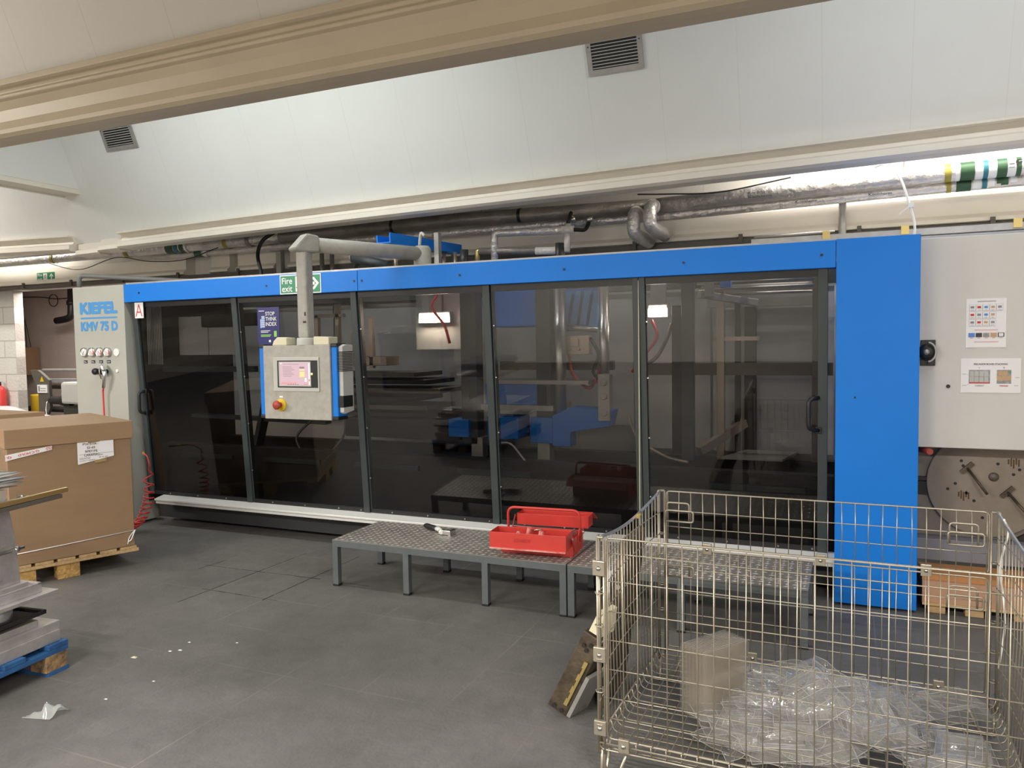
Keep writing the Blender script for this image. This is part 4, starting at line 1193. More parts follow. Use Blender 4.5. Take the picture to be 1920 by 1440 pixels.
CT = thing('cable_trunking', 'galvanised cable tray along the back wall right of the machine', 'cable tray', (.5, 6.3, 2.3))
mb = MB().box(-.68, 6.1, 2.30, 3.3, 6.12, 2.345).box(-.68, 6.12, 2.30, 3.3, 6.3, 2.31).box(.35, 6.05, 2.26, 3.3, 6.1, 2.285)
mb.build('tray', M['galv'], CT)
for x in (-.18, .33, 1.0): MB().box(x, 6.085, 2.31, x + .05, 6.1, 2.37).build('clip', M['brass'], CT)
MB().box(.40, 5.9, 2.19, 3.3, 6.0, 2.245).build('blue_duct', M['blue'], CT)
MB().cyl((-.66, 6.12, 2.36), (-.1, 6.12, 2.37), .008, 8).build('cable', M['galv'], CT)
WC = thing('white_cable', 'white cable hanging in an arc from the foil pipe to the blue pillar', 'cable', (.3, 5.9, 2.2))
pts = curve([(.16, 6.12, 2.80), (.22, 6.02, 2.79), (.30, 5.8, 2.66), (.35, 5.62, 2.45), (.375, 5.5, 2.29), (.36, 5.45, 2.17)], 10)
MB().tube(pts, .008, 8).build('cable', M['cable'], WC)
MB().bar((.36, 5.60, 2.44), (.29, 5.58, 2.38), .004, .006).box(.345, 5.58, 2.42, .375, 5.61, 2.45).build('cable_tie', M['signwhite'], WC)
for pts, lab, r in (([(-8.6, 6.12, 2.62), (-8.0, 6.1, 2.50), (-7.4, 6.1, 2.60), (-6.9, 6.1, 2.53), (-6.4, 6.1, 2.52), (-5.95, 6.12, 2.62)], 'thin dark cable sagging under the foil pipe at left', .005),
                    ([(-1.55, 6.1, 2.76), (-1.3, 6.1, 2.74), (-.9, 6.1, 2.72), (-.4, 6.1, 2.78)], 'thin dark cable lying along the top of the foil pipe', .006)):
    tag(MB().tube(curve(pts, 8), r, 6).build('thin_cable', M['black']), lab, 'cable')
tag(MB().box(-9.1, 5.86, 2.66, -7.55, 5.9, 2.73).box(-9.1, 5.9, 2.66, -7.55, 5.95, 2.67).build('slotted_strut', M['galv']), 'galvanised slotted strut under the cream trim at far left', 'strut')

# ------------------------------------------------------------------ alcove at the left
tag(MB().tube(bent([(-10.28, 7.7, 2.5), (-10.3, 7.7, 2.06), (-10.48, 7.7, 2.03), (-10.62, 7.7, 2.02)], .08), .05, 14).cyl((-10.29, 7.7, 2.30), (-10.29, 7.7, 2.24), .065, 14).build('drain_pipe', M['black']), 'black bent drain pipe on the pink alcove wall', 'pipe')
HB = thing('wall_box', 'brown wooden box hanging on the pink alcove wall', 'box', (-11.6, 7.9, 1.25))
MB().box(-11.72, 7.72, 1.22, -11.42, 7.98, 1.64).build('box_body', M['card'], HB, bevel=.004)
MB().cyl((-11.69, 7.72, 1.42), (-11.69, 7.70, 1.42), .05, 18).build('black_knob', M['black'], HB)
MB().tube(curve([(-11.6, 7.9, 1.64), (-11.66, 7.93, 2.0), (-11.78, 7.95, 2.3)], 8), .006, 6).tube(curve([(-11.5, 7.9, 1.64), (-11.66, 7.93, 2.1), (-11.78, 7.95, 2.4)], 8), .005, 6).build('cord', M['black'], HB)
tag(MB().tube(curve([(-11.9, 7.95, 2.42), (-11.3, 7.95, 2.40), (-10.9, 7.95, 2.36), (-10.4, 7.95, 2.38)], 8), .008, 6)
    .tube([(-11.0 + .1 * math.cos(k * .4), 7.94, 2.34 + .09 * math.sin(k * .4)) for k in range(17)], .006, 6).build('looped_cable', M['black']), 'dark cable with a loop strung across the top of the pink alcove', 'cable')
BO = MB().lathe([(.0, .0), (.085, .0), (.085, .98), (.08, 1.0), (0, 1.005)], (-10.03, 6.95, 0), 'z', 28).build('bollard', M['yellow'])
tag(BO, 'yellow bollard standing behind the pallet box at left', 'bollard')
tag(MB().cyl((-10.9, 7.15, .78), (-9.2, 7.2, .78), .04, 12).cyl((-9.55, 7.19, 0), (-9.55, 7.19, .78), .03, 12).cyl((-10.5, 7.16, 0), (-10.5, 7.16, .78), .03, 12).build('guard_rail', M['darkmetal']), 'low dark guard rail behind the yellow bollard', 'rail')
FE = thing('fire_extinguisher', 'red extinguisher at the far left edge in front of the white blocks', 'extinguisher', (-9.85, 6.38, .7))
MB().lathe([(0, .70), (.07, .70), (.075, .72), (.075, 1.08), (.05, 1.13), (.02, 1.15), (0, 1.15)], (-9.955, 6.40, 0), 'z', 20).build('cylinder', M['hose'], FE)
MB().cyl((-9.955, 6.4, 1.15), (-9.955, 6.4, 1.2), .02, 10).bar((-9.955, 6.4, 1.2), (-9.955, 6.32, 1.23), .02, .015).build('valve', M['black'], FE)

UN = thing('film_unwinder', 'grey film unwinding stand with rollers left of the pale end cabinet', 'machine', (-9.2, 6.6, 0))
sp = MB()
P = [(-9.50, 1.345), (-9.36, 1.345), (-9.28, 1.30), (-9.16, 1.22), (-9.16, .86), (-9.24, .76), (-9.37, .76), (-9.37, 1.06)]
sp.prism(P, 1, 6.50, 6.54)
sp.build('side_plate', M['dkolive'], UN, bevel=.003)
MB().box(-9.36, 6.485, 1.06, -9.18, 6.4995, 1.16).build('warning_label', M['paper'], UN)
MB().add([(-9.32, 6.495, 1.20), (-9.24, 6.495, 1.20), (-9.28, 6.495, 1.27)], [(0, 1, 2)]).build('warning_triangle', M['yellow'], UN)
MB().box(-9.34, 6.484, 1.075, -9.31, 6.4849, 1.145).box(-9.30, 6.484, 1.08, -9.2, 6.4849, 1.09).box(-9.30, 6.484, 1.11, -9.2, 6.4849, 1.12).build('label_print', M['greyink'], UN)
MB().box(-9.36, 6.52, 0, -9.16, 6.7, .76).build('leg_column', M['cab'], UN, bevel=.004)
for y, z, r, m in ((6.6, 1.34, .018, 'galv'), (6.65, 1.19, .045, 'alu'), (6.7, 1.13, .035, 'dframe')):
    MB().cyl((-9.40, y, z), (-7.75, y, z), r, 16).build('roller', M[m], UN)
MB().lathe([(0, 0), (.04, 0), (.05, .03), (.05, .2), (.065, .22), (.065, .38)], (-9.14, 6.5, .97), 'x', 18).build('chuck', M['darkmetal'], UN)
MB().box(-8.85, 6.42, .93, -8.0, 6.9, 1.20).build('drive_housing', M['tin'], UN, bevel=.03)
MB().box(-9.05, 6.6, 0, -8.0, 7.1, .90).build('base_cabinet', M['dkgreen'], UN)
mb = MB().tube(curve([(-9.14, 6.45, .95), (-9.12, 6.42, .85), (-9.10, 6.42, .75)], 6), .012, 8)
mb.build('crank', M['steel'], UN)
MB().cyl((-9.11, 6.41, .80), (-9.10, 6.41, .68), .02, 10).build('crank_grip', M['stop_red'], UN)

# ------------------------------------------------------------------ pallet box
ang = math.atan2(-.30, .72) * -1


def rect(org, u, w, h):
    return [org, org + u * w, org + u * w + V((-u.y, u.x, 0)) * h, org + V((-u.y, u.x, 0)) * h]


def pbox(root, org, uv, name, m, z0, z1, w, h, infl=0.0, bevel=.004, par=None):
    """box standing on a rectangle: org = near-left corner, uv along its near side, depth to the left of uv"""
    n = V((-uv.y, uv.x, 0))
    o = org - uv * infl - n * infl
    r = rect(o, uv, w + 2 * infl, h + 2 * infl)
    return MB().hexa([p + ZD * z0 for p in r], [p + ZD * z1 for p in r]).build(name, m, par or root, bevel=bevel)


uv = V((.30, .72, 0)).normalized()
nl = V((-uv.y, uv.x, 0))
org = V((-5.115, 3.31, 0))
PW, PH = .775, 1.0
PP = thing('wooden_pallet', 'wooden pallet with chip blocks under the cardboard pallet box at left', 'pallet', (-5.3, 3.9, 0))


def brd(root, name, m, s0, s1, d0, d1, z0, z1, o=org, u=uv):
    n = V((-u.y, u.x, 0))
    q = [o + u * s0 + n * d0, o + u * s1 + n * d0, o + u * s1 + n * d1, o + u * s0 + n * d1]
    return MB().hexa([p + ZD * z0 for p in q], [p + ZD * z1 for p in q]).build(name, m, root, bevel=.002)


for k in range(6): brd(PP, 'deck_board', M['wood'], .0 + k * .135, .11 + k * .135, 0, 1.0, .128, .148)
for d0 in (0.0, .45, .9): brd(PP, 'stringer_board', M['wood'], 0, .80, d0, d0 + .1, .105, .127)
for s0, d0 in ((.27, .02), (.27, .45), (.27, .88), (.66, .45), (.66, .88), (-.0, .02), (.0, .45)): brd(PP, 'block', M['chip'], s0, s0 + .14, d0, d0 + .1, .0, .105)
BX = thing('pallet_box', 'large cardboard pallet box with lid, paper label and white tape at left', 'box', (-5.3, 3.9, .15))
pbox(BX, org, uv, 'carton', M['card'], .150, 1.0, PW, PH)
pbox(BX, org, uv, 'lid', M['card'], .945, 1.072, PW, PH, .014)
sh = pbox(BX, org, uv, 'stretch_film', M['stretch'], .152, .944, PW, PH, .006, 0)
rx_ = -nl  # outward normal of the near face
fo = org + rx_ * .0085


def FP(s, z, d=0.0): return fo + uv * s + ZD * z + rx_ * d


s0, s1 = .42, .655
lab = MB().hexa([FP(s0, .79), FP(s1, .83), FP(s1, .83, .001), FP(s0, .79, .001)], [FP(s0, .945, .0), FP(s1, .945, 0), FP(s1, .945, .001), FP(s0, .945, .001)])
lb = lab.build('paper_label', M['paper'], BX)
mb = MB()
for k, (tx, ww) in enumerate((('PTATE104 -', .10), ('S5-65', .052), ('RPET/PE', .078), ('CARAMAC', .10))):
    mb.text(tx, FP(s0 + .085 + .002 * k, .930 - k * .026, .0012), uv, ZD, .016, ww, .01, .0006)
mb.text('225/ST02', FP(s0 + .045, .830, .0012), uv, ZD, .012, .07, .0, .0006).text('Date', FP(s0 + .15, .848, .0012), uv, ZD, .009, .026, .0, .0006)
mb.text('26 ro eto', FP(s0 + .165, .831, .0012), uv, ZD, .010, .06, .0, .0006)
for k, (a, b, z) in enumerate(((.01, .12, .857), (.12, .23, .857), (.01, .11, .815), (.01, .05, .808), (.07, .11, .812))):
    mb.add([FP(s0 + a, z, .0017), FP(s0 + b, z + .002, .0017), FP(s0 + b, z + .0035, .0017), FP(s0 + a, z + .0015, .0017)], [(0, 1, 2, 3)])
mb.build('lettering', M['ink'], lb)
for a, z in ((.49, .935), (.53, .79)):
    MB().hexa([FP(a, z), FP(a + .075, z + .006), FP(a + .075, z + .006, .002), FP(a, z, .002)], [FP(a, z + .022), FP(a + .075, z + .026), FP(a + .075, z + .026, .002), FP(a, z + .022, .002)]).build('brown_tape', mat('parcel_tape', (.36, .25, .1), .4), BX)
tp = MB().hexa([FP(-.01, .865), FP(.265, .915), FP(.265, .915, .0015), FP(-.01, .865, .0015)], [FP(-.01, .905), FP(.265, .942), FP(.265, .942, .0015), FP(-.01, .905, .0015)]).build('white_tape', M['paper'], BX)
mb = MB()
tu = (uv * .275 + ZD * .044).normalized(); tv = tu.cross(rx_) * -1
for s, tx, ww in ((-.02 + .03, 'Q.', .03), (.125, 'Q.C.HOLD', .125), (.245, 'OLD', .035)):
    c = FP(s, .886 + (s) * .162, .002)
    mb.text(tx, c, tu * -1, tv * (1 if (tu * -1).cross(tv).dot(rx_) > 0 else -1), .017, ww, .02, .0006)
mb.build('lettering', M['redink'], tp)
mb = MB().tube([FP(.0, .235, .004), FP(.3, .245, .004), FP(PW + .005, .265, .004)], .003, 6).tube(curve([FP(PW, .265, .004), FP(PW - .04, .22, .006), FP(PW - .055, .17, .008)], 6), .003, 6)
mb.tube(curve([FP(PW, .265, .006), FP(PW - .03, .20, .01), FP(PW - .05, .19, .01)], 6), .004, 6)
mb.build('strap', M['film'], BX)

B2 = thing('second_box', 'cardboard box top at the far left edge behind the pallet box', 'box', (-7.0, 4.6, 0))
q = [V((-7.9, 4.0, 0)), V((-6.75, 4.15, 0)), V((-6.60, 4.62, 0)), V((-7.6, 4.7, 0))]
MB().hexa([p for p in q], [p + ZD * .93 for p in q]).build('carton', M['card'], B2)
q2 = [p + (p - V((-7.2, 4.4, 0))) * .02 for p in q]
MB().hexa([p + ZD * .93 for p in q2], [p + ZD * 1.045 for p in q2]).build('lid', M['card'], B2, bevel=.004)
mb = MB().grid(24, 14, lambda u, v: (-9.4 + 1.6 * u + .15 * v, 5.0 + .6 * v, .82 + .20 * math.sin(math.pi * min(1, u * 1.0)) ** .5 * math.sin(math.pi * (.15 + .7 * v)) + .01 * math.sin(u * 21 + v * 9)))
wr = mb.build('film_cover', M['film'])
tag(wr, 'white plastic film cover draped behind the cardboard boxes at far left', 'plastic film')
WS = MB().box(-9.3, 5.05, 0, -7.85, 5.55, .82).build('covered_stack', M['card2'])
tag(WS, 'covered stack under the white film behind the cardboard boxes at far left', 'stack')

# ------------------------------------------------------------------ blue pallet with aluminium mould plates (left foreground)
BPr = math.radians(6.1)
BP = thing('blue_pallet', 'worn blue pallet under the aluminium mould plates at left', 'pallet', (-3.585, 2.58, 0), BPr)


def lbox(root, name, m, x0, y0, z0, x1, y1, z1, bevel=.002):
    return MB().box(x0, y0, z0, x1, y1, z1).build(name, m, root, local=True, bevel=bevel)


for k in range(5): lbox(BP, 'deck_board', M['bluewood'], -.8, -.11 - k * .235, .125, 0.0, -.0 - k * .235, .148)
for x in (-.10, -.45, -.8): lbox(BP, 'stringer_board', M['bluewood'], x, -1.2, .10, x + .1, 0, .124)
for x in (-.10, -.45, -.8):
    for i, y in enumerate((-.13, -.64, -1.17)):
        lbox(BP, 'block', M['worn_wood'] if i == 0 else M['bluewood'], x + (.0 if i else -.0), y, .02, x + .1, y + .12, .10)
for y in (-.12, -.64, -1.18): lbox(BP, 'bottom_board', M['bluewood'], -.8, y, 0, .0, y + .12, .02)

PR, PC = BPr, V((-3.585, 2.58, 0))


def plate(name, label, cat, m, x0, y0, z0, x1, y1, z1, group='aluminium mould plates on the blue pallet', lip=0.0, holes=0):
    t = MB().box(x0, y0, z0, x1, y1, z1)
    if lip: t.box(x1 - .006, y0, z1, x1, y1, z1 + lip).box(x0, y1 - .02, z1, x1, y1, z1 + lip)
    for k in range(holes): t.use(M['black'])
    o = t.build(name, m, loc=(0, 0, 0), bevel=.002)
    o.location = PC; o.rotation_euler = (0, 0, PR)
    return tag(o, label, cat, group)


plate('mould_plate', 'thick aluminium plate at the bottom of the stack on the blue pallet', 'mould plate', M['alu_plate'], -.75, -1.15, .149, -.025, -.02, .205)
plate('mould_plate', 'second thick aluminium plate from the bottom, above the lowest one', 'mould plate', M['alu_plate'], -.76, -1.16, .2055, -.035, -.01, .246)
plate('mould_plate', 'third aluminium plate from the bottom, shorter than those below it', 'mould plate', M['alu_plate'], -.78, -1.18, .2465, -.06, -.11, .278)
plate('slotted_tray', 'dark slotted tray under the round aluminium pot', 'tray', M['darkmetal'], -.8, -1.1, .298, -.05, -.07, .306, 'trays on the blue pallet', lip=.012)
o = MB().box(-.7, -.9, .2785, -.5, -.4, .2975).build('spacer_block', M['darkmetal'], loc=(0, 0, 0)); o.location = PC; o.rotation_euler = (0, 0, PR)
tag(o, 'dark spacer block hidden between the third plate and the slotted tray', 'block')
pot = MB().lathe([(0, .3065), (.075, .3065), (.088, .312), (.094, .33), (.094, .392), (.09, .392), (.088, .33), (0, .32)], (-.16, -.28, 0), 'z', 32).build('round_pot', M['alu'], loc=(0, 0, 0))
pot.location = PC; pot.rotation_euler = (0, 0, PR)
tag(pot, 'round shallow aluminium pot squeezed between two plates', 'pot')
pot2 = MB().lathe([(0, .3065), (.075, .3065), (.088, .312), (.094, .33), (.094, .392), (.09, .392), (.088, .33), (0, .32)], (-.16, -.62, 0), 'z', 32).build('round_pot', M['alu'], loc=(0, 0, 0))
pot2.location = PC; pot2.rotation_euler = (0, 0, PR)
tag(pot2, 'round aluminium pot at the left edge beside the other pot', 'pot')
plate('angle_plate', 'thin angled aluminium plate resting on the round pots', 'mould plate', M['alu_plate'], -.75, -1.1, .393, -.01, -.03, .412, lip=0)
plate('frame_plate', 'aluminium frame plate with raised edge above the thin angled plate', 'mould plate', M['alu_plate'], -.75, -1.1, .4125, -.05, -.09, .450, lip=.012)
plate('base_plate', 'pale aluminium base plate carrying the upright side plates', 'mould plate', M['alu_plate'], -.72, -1.1, .4505, -.075, -.14, .478)
# upright tooling fixture on top
TF = thing('tooling_fixture', 'upright aluminium tooling fixture with tie rods on top of the plate stack', 'tooling', (PC.x, PC.y, .478), PR)
z0 = .0005
mb = MB().prism([(-.13 - .42, z0), (-.16, z0), (-.175, .22), (-.21, .42), (-.55, .40)], 0, -.115, -.10)
mb.build('side_plate', M['alu_plate'], TF, local=True, bevel=.002)
MB().prism([(-.55, z0), (-.19, z0), (-.20, .30), (-.55, .36)], 0, -.62, -.605).build('side_plate', M['alu_plate'], TF, local=True, bevel=.002)
MB().box(-.099, -.55, .02, -.085, -.32, .11).build('spacer', M['cream'], TF, local=True, bevel=.003)
MB().box(-.0995, -.52, .175, -.092, -.19, .195).box(-.0995, -.5, .03, -.095, -.26, .04).build('slot_bar', M['galv'], TF, local=True)
for (a, b, r) in (((-.08, -.62, .16), (-.08, -.15, .17), .007), ((-.07, -.62, .40), (-.07, -.12, .41), .008)):
    rod = MB().cyl(a, b, r, 12).build('tie_rod', M['steel'], TF, local=True)
    MB().cyl((b[0], b[1] - .055, b[2]), (b[0], b[1] - .03, b[2]), r * 2.2, 6).build('nut', M['steel'], rod, local=True)
MB().bar((-.03, -.75, .40), (-.03, .06, .415), .02, .022).build('gold_bar', M['brass'], TF, local=True)
MB().bar((-.03, -.75, .375), (-.03, .02, .39), .03, .02).build('dark_bar', M['dkolive'], TF, local=True)
MB().box(-.6, -.75, .376, -.05, -.25, .392).build('top_plate', M['alu_plate'], TF, local=True, bevel=.002)
AB = MB().prism([(-.75, .0), (-.26, .0), (-.24, .075), (-.75, .08)], 0, -.10, -.055)
o = AB.build('acrylic_block', M['acryl'], loc=(0, 0, 0), bevel=.002); o.location = PC + ZD * .8715; o.rotation_euler = (0, 0, PR)
tag(o, 'clear acrylic block with drilled holes on top of the tooling fixture', 'plastic block')
WT = MB().prism([(-.75, .0), (-.02, .062), (-.75, .03)], 2, .0, .006)
for k in range(9):
    u = random.uniform(-.04, .02)
    zz = .956 + k * .0072
    yy0 = -.17 + random.uniform(-.03, .04)
    ss = MB().grid(9, 5, lambda a, b: (-.55 + .5 * b + u, -.85 + (yy0 + .85) * a, zz + .006 * math.sin(a * 5 + k * 2.1) * a + .003 * math.sin(b * 7 + k)))
    o = ss.build('plastic_sheet', M['sheetp'], loc=(0, 0, 0)); o.location = PC; o.rotation_euler = (0, 0, PR)
    sol = o.modifiers.new('thickness', 'SOLIDIFY'); sol.thickness = .002
    tag(o, 'loose clear plastic sheet in the pile on top of the tooling fixture', 'plastic sheet', 'loose plastic sheets on the tooling fixture')

# ------------------------------------------------------------------ floor litter
mb = MB().grid(14, 9, lambda u, v: (-3.275 + .13 * u, 2.125 + (.03 + .08 * u) * v + .035 * u,
                                    .002 + (.035 * math.sin(math.pi * min(1, u)) * math.sin(math.pi * v) + .012 * math.sin(u * 17 + v * 8) * math.sin(math.pi * v)) * (0.25 + u) + .02 * (u > .55) * math.sin(math.pi * v) + .006))
tag(mb.build('plastic_scrap', clear('scrap_film', (.8, .82, .82), 1.4, .12, haze=.55, hazecol=(.85, .9, .88))), 'crumpled clear plastic scrap on the floor in the left foreground', 'scrap')
for i, (x, y, s) in enumerate(((-3.38, 2.79, .018), (-3.27, 2.92, .011), (-3.23, 2.95, .012), (-3.27, 3.05, .009), (-3.02, 3.14, .008), (-3.05, 2.62, .008), (-3.1, 2.4, .009))):
    mb = MB().add([(x - s, y - s * .5, .001), (x + s, y - s * .4, .001), (x + s * .6, y + s * .7, .001), (x - s * .7, y + s * .5, .001), (x, y, s * .5)], [(0, 1, 4), (1, 2, 4), (2, 3, 4), (3, 0, 4), (3, 2, 1, 0)])
    o = mb.build('plastic_chip', M['cream'] if i == 0 else M['film'])
    tag(o, 'largest of the pale chips on the floor near the blue pallet' if i == 0 else 'tiny pale plastic chip on the grey floor right of the blue pallet', 'scrap', None if i == 0 else 'tiny pale chips on the floor')


# ------------------------------------------------------------------ checker plate platforms
def platform(x0, x1, legs, label):
    y0, y1, zt_ = 4.147, 4.715, .311
    t = thing('step_platform', label, 'platform', ((x0 + x1) / 2, y0, 0), 0, 'checker plate platforms in front of the doors')
    mb = MB().use(M['checker']).box(x0, y0, zt_ - .004, x1, y1, zt_).use(M['lug'])
    pit = .043
    nx, ny = int((x1 - x0) / pit), int((y1 - y0) / pit)
    for j in range(ny):
        for i in range(nx):
            cx, cy = x0 + (i + .5) * (x1 - x0) / nx, y0 + (j + .5) * (y1 - y0) / ny
            s = 1 if (i + j) % 2 else -1
            a = math.radians(8 if s > 0 else 82)
            dx, dy = math.cos(a), math.sin(a)
            L, B = .0195, .0075
            mb.add([(cx - dx * L, cy - dy * L, zt_), (cx + dy * B, cy - dx * B, zt_ + .0006), (cx + dx * L, cy + dy * L, zt_), (cx - dy * B, cy + dx * B, zt_ + .0006), (cx, cy, zt_ + .0034)],
                   [(0, 1, 4), (1, 2, 4), (2, 3, 4), (3, 0, 4)])
    mb.build('checker_top', None, t)
    mb = MB().box(x0, y0, zt_ - .045, x1, y0 + .04, zt_ - .0042).box(x0, y1 - .04, zt_ - .045, x1, y1, zt_ - .0042)
    mb.box(x0, y0 + .04, zt_ - .045, x0 + .04, y1 - .04, zt_ - .0042).box(x1 - .04, y0 + .04, zt_ - .045, x1, y1 - .04, zt_ - .0042)
    mb.build('frame', M['leggrey'], t)
    for x in legs:
        for y in (y0, y1 - .04):
            l = MB().box(x, y, .012, x + .04, y + .04, zt_ - .0452).build('leg', M['leggrey'], t)
            MB().box(x - .002, y - .002, 0, x + .042, y + .042, .014).build('foot_cap', M['black'], l, bevel=.002)


platform(-3.135, -1.492, (-3.135, -2.592, -2.035, -1.532), 'left checker plate step platform, carrying the toolbox')
platform(-1.483, -.18, (-1.483, -.85, -.22), 'right checker plate step platform behind the wire cage')

# ------------------------------------------------------------------ toolbox
TBZ = .3115
TR = math.radians(4.5)
TB = thing('toolbox', 'red cantilever toolbox standing open on the left checker platform', 'toolbox', (-1.735, 4.405, TBZ), TR)
W_, D_, H_ = .455, .22, .105


def tray(mb, x0, y0, z0, x1, y1, z1, t=.003):
    mb.box(x0, y0, z0, x1, y1, z0 + t).box(x0, y0, z0 + t, x1, y0 + t, z1).box(x0, y1 - t, z0 + t, x1, y1, z1).box(x0, y0 + t, z0 + t, x0 + t, y1 - t, z1).box(x1 - t, y0 + t, z0 + t, x1, y1 - t, z1)
    return mb


tray(MB(), -W_ / 2, -.125, 0, W_ / 2, .125, H_).build('body', M['red'], TB, local=True, bevel=.003)
# front tray swung out to the front with its lid, rear tray swung back
ft = tray(MB(), -W_ / 2 - .03, -.25, .062, W_ / 2 - .01, -.10, .155).build('front_tray', M['red'], TB, local=True, bevel=.003)
mb = MB().box(-W_ / 2 - .028, -.262, .056, W_ / 2 - .012, -.245, .062)
mb.build('worn_lip', M['redworn'], ft, local=True)
MB().text('KENNEDY', (-.05, -.2505, .112), XD, ZD, .02, .105, .01, .0012).build('embossed_lettering', mat('emboss_red', (.52, .03, .025), .45), ft, local=True)
rt = tray(MB(), -W_ / 2 + .02, .12, .118, W_ / 2 + .035, .24, .19).build('rear_tray', M['red'], TB, local=True, bevel=.003)
MB().hexa([(-W_ / 2 + .02, .243, .192), (W_ / 2 + .035, .243, .192), (W_ / 2 + .035, .243, .196), (-W_ / 2 + .02, .243, .196)],
          [(-W_ / 2 + .03, .31, .142), (W_ / 2 + .05, .31, .142), (W_ / 2 + .05, .313, .146), (-W_ / 2 + .03, .313, .146)]).build('rear_lid', M['red'], rt, local=True)
for s in (-1, 1):
    x = s * (W_ / 2 + .004)
    MB().bar((x, -.09, .03), (x, -.17, .13), .016, .003, (1, 0, 0)).bar((x, .06, .05), (x, .16, .17), .016, .003, (1, 0, 0)).bar((x, -.02, .05), (x, .02, .14), .016, .003, (1, 0, 0)).build('cantilever_arm', M['red'], TB, local=True)
    MB().cyl((x, -.17, .12), (x + s * .008, -.17, .12), .009, 10).cyl((x, .1, .1), (x + s * .008, .1, .1), .009, 10).build('rivet', M['steel'], TB, local=True)
hp = bent([(-W_ / 2 - .006, .03, .06), (-W_ / 2 - .006, .02, .25), (W_ / 2 + .006, .02, .25), (W_ / 2 + .006, .03, .06)], .05, 8)
MB().tube(hp, .0085, 10).build('handle', M['red'], TB, local=True)


def inbox(mb, name, m, label, cat):
    o = mb.build(name, m, loc=(0, 0, 0)); o.location = TB.location; o.rotation_euler = (0, 0, TR)
    return tag(o, label, cat)


inbox(MB().tube([(-.06, -.15, .07), (-.03, -.17, .175)], [.012, .014], 10), 'file_handle', mat('pink_plastic', (.62, .16, .14), .4), 'pink tool handle sticking up in the open toolbox tray', 'tool')
pk = M['redworn']
inbox(MB().tube(bent([(-.12, -.18, .07), (-.095, -.19, .162), (-.07, -.18, .07)], .03), .008, 8), 'pliers', mat('pink_grip', (.6, .2, .18), .4), 'pliers with pink grips left of the pink handle in the toolbox', 'pliers')
inbox(MB().tube([(.03, -.18, .07), (.045, -.19, .165)], [.012, .009], 8).tube([(.045, -.18, .07), (.055, -.19, .160)], [.012, .009], 8), 'cutters', mat('pink_grip_b', (.6, .2, .18), .4), 'cutters with pink grips right of the pink handle in the toolbox', 'cutters')
inbox(MB().cyl((-.02, -.16, .155), (.045, -.15, .165), .004, 8), 'hex_key', M['steel'], 'steel rod lying across the toolbox tray', 'tool')
inbox(MB().bar((.10, .02, .07), (.20, .05, .115), .03, .03), 'steel_block', M['steel'], 'grey steel block inside the toolbox body at its right end', 'tool')
inbox(MB().bar((-.2, -.17, .068), (.18, -.16, .069), .06, .006), 'tool_roll', M['rust'], 'dark loose tools lying in the front toolbox tray', 'tool')

# tape gun / hand tool on the platform
HT = thing('hand_tool', 'hand tool with black grip and white head lying on the left platform', 'tool', (-2.6, 4.55, .312))
MB().tube([(-2.70, 4.62, .334), (-2.68, 4.615, .334), (-2.60, 4.575, .334), (-2.58, 4.565, .334)], [.014, .019, .019, .015], 12).build('grip', M['black'], HT)
MB().tube([(-2.58, 4.565, .334), (-2.55, 4.55, .336), (-2.52, 4.52, .334), (-2.50, 4.49, .330)], [.014, .016, .016, .012], 12).build('neck', M['signwhite'], HT)
MB().box(-2.53, 4.50, .3125, -2.43, 4.53, .345).box(-2.44, 4.47, .3125, -2.42, 4.55, .352).build('head', M['steel'], HT, bevel=.004)

# ------------------------------------------------------------------ wire pallet cage
CR = math.radians(-1.0)
CW, CD = 1.35, .92
CG = thing('wire_cage', 'zinc wire mesh pallet cage standing in the right foreground', 'wire cage', (-.82, 2.61, 0), CR)
r1, r2 = .0021, .0034


def mesh_panel(name, p0, ud, L, z0, z1, ncol, rows, border=True, rr=r1, sag=0.0, dip=None):
    mb = MB()
    p0, ud = V(p0), V(ud)
    nrm = ud.cross(ZD)

    def wob(s): return nrm * (sag * math.sin(math.pi * s / L) if sag else 0)
    for i in range(ncol + 1):
        s = .02 + (L - .04) * i / ncol
        b = p0 + ud * s + wob(s) + nrm * r1 * 1.9
        j = random.uniform(-.003, .003)
        mb.tube([b + ZD * z0, b + ud * j + ZD * (z0 + z1) / 2, b + ZD * z1], rr, 6)
    for z in rows:
        pts = [p0 + ud * (L * q / 6) + wob(L * q / 6) + ZD * (z + random.uniform(-.001, .001)) for q in range(7)]
        mb.tube(pts, rr, 6)
    return mb.build(name, M['wire'], CG, local=True)


def frame(name, p0, ud, L, z0, z1, r=r2):
    p0, ud = V(p0), V(ud)
    pts = bent([p0 + ud * .5 * L + ZD * z0, p0 + ud * .012 + ZD * z0, p0 + ud * .012 + ZD * z1, p0 + ud * (L - .012) + ZD * z1, p0 + ud * (L - .012) + ZD * z0, p0 + ud * .5 * L + ZD * z0], .02)
    return MB().tube(pts, r, 8, True).build(name, M['wire'], CG, local=True)


ZT = .90
ROW = [.845, .745, .635, .53, .425, .32, .245]
mesh_panel('front_panel', (.02, 0, 0), (1, 0, 0), CW - .04, .17, ZT, 24, ROW)
frame('front_frame', (.02, 0, 0), (1, 0, 0), CW - .04, .17, ZT)
mesh_panel('back_panel', (.02, CD, 0), (1, 0, 0), CW - .04, .17, .635, 24, [.54, .43, .33, .25])
frame('back_frame', (.02, CD, 0), (1, 0, 0), CW - .04, .17, .635)
mesh_panel('back_gate', (.02, CD, 0), (1, 0, 0), CW - .04, .655, ZT, 24, [.81, .735])
frame('back_gate_frame', (.02, CD, 0), (1, 0, 0), CW - .04, .655, ZT)
LR = [.80, .70, .60, .50, .40, .30, .22]
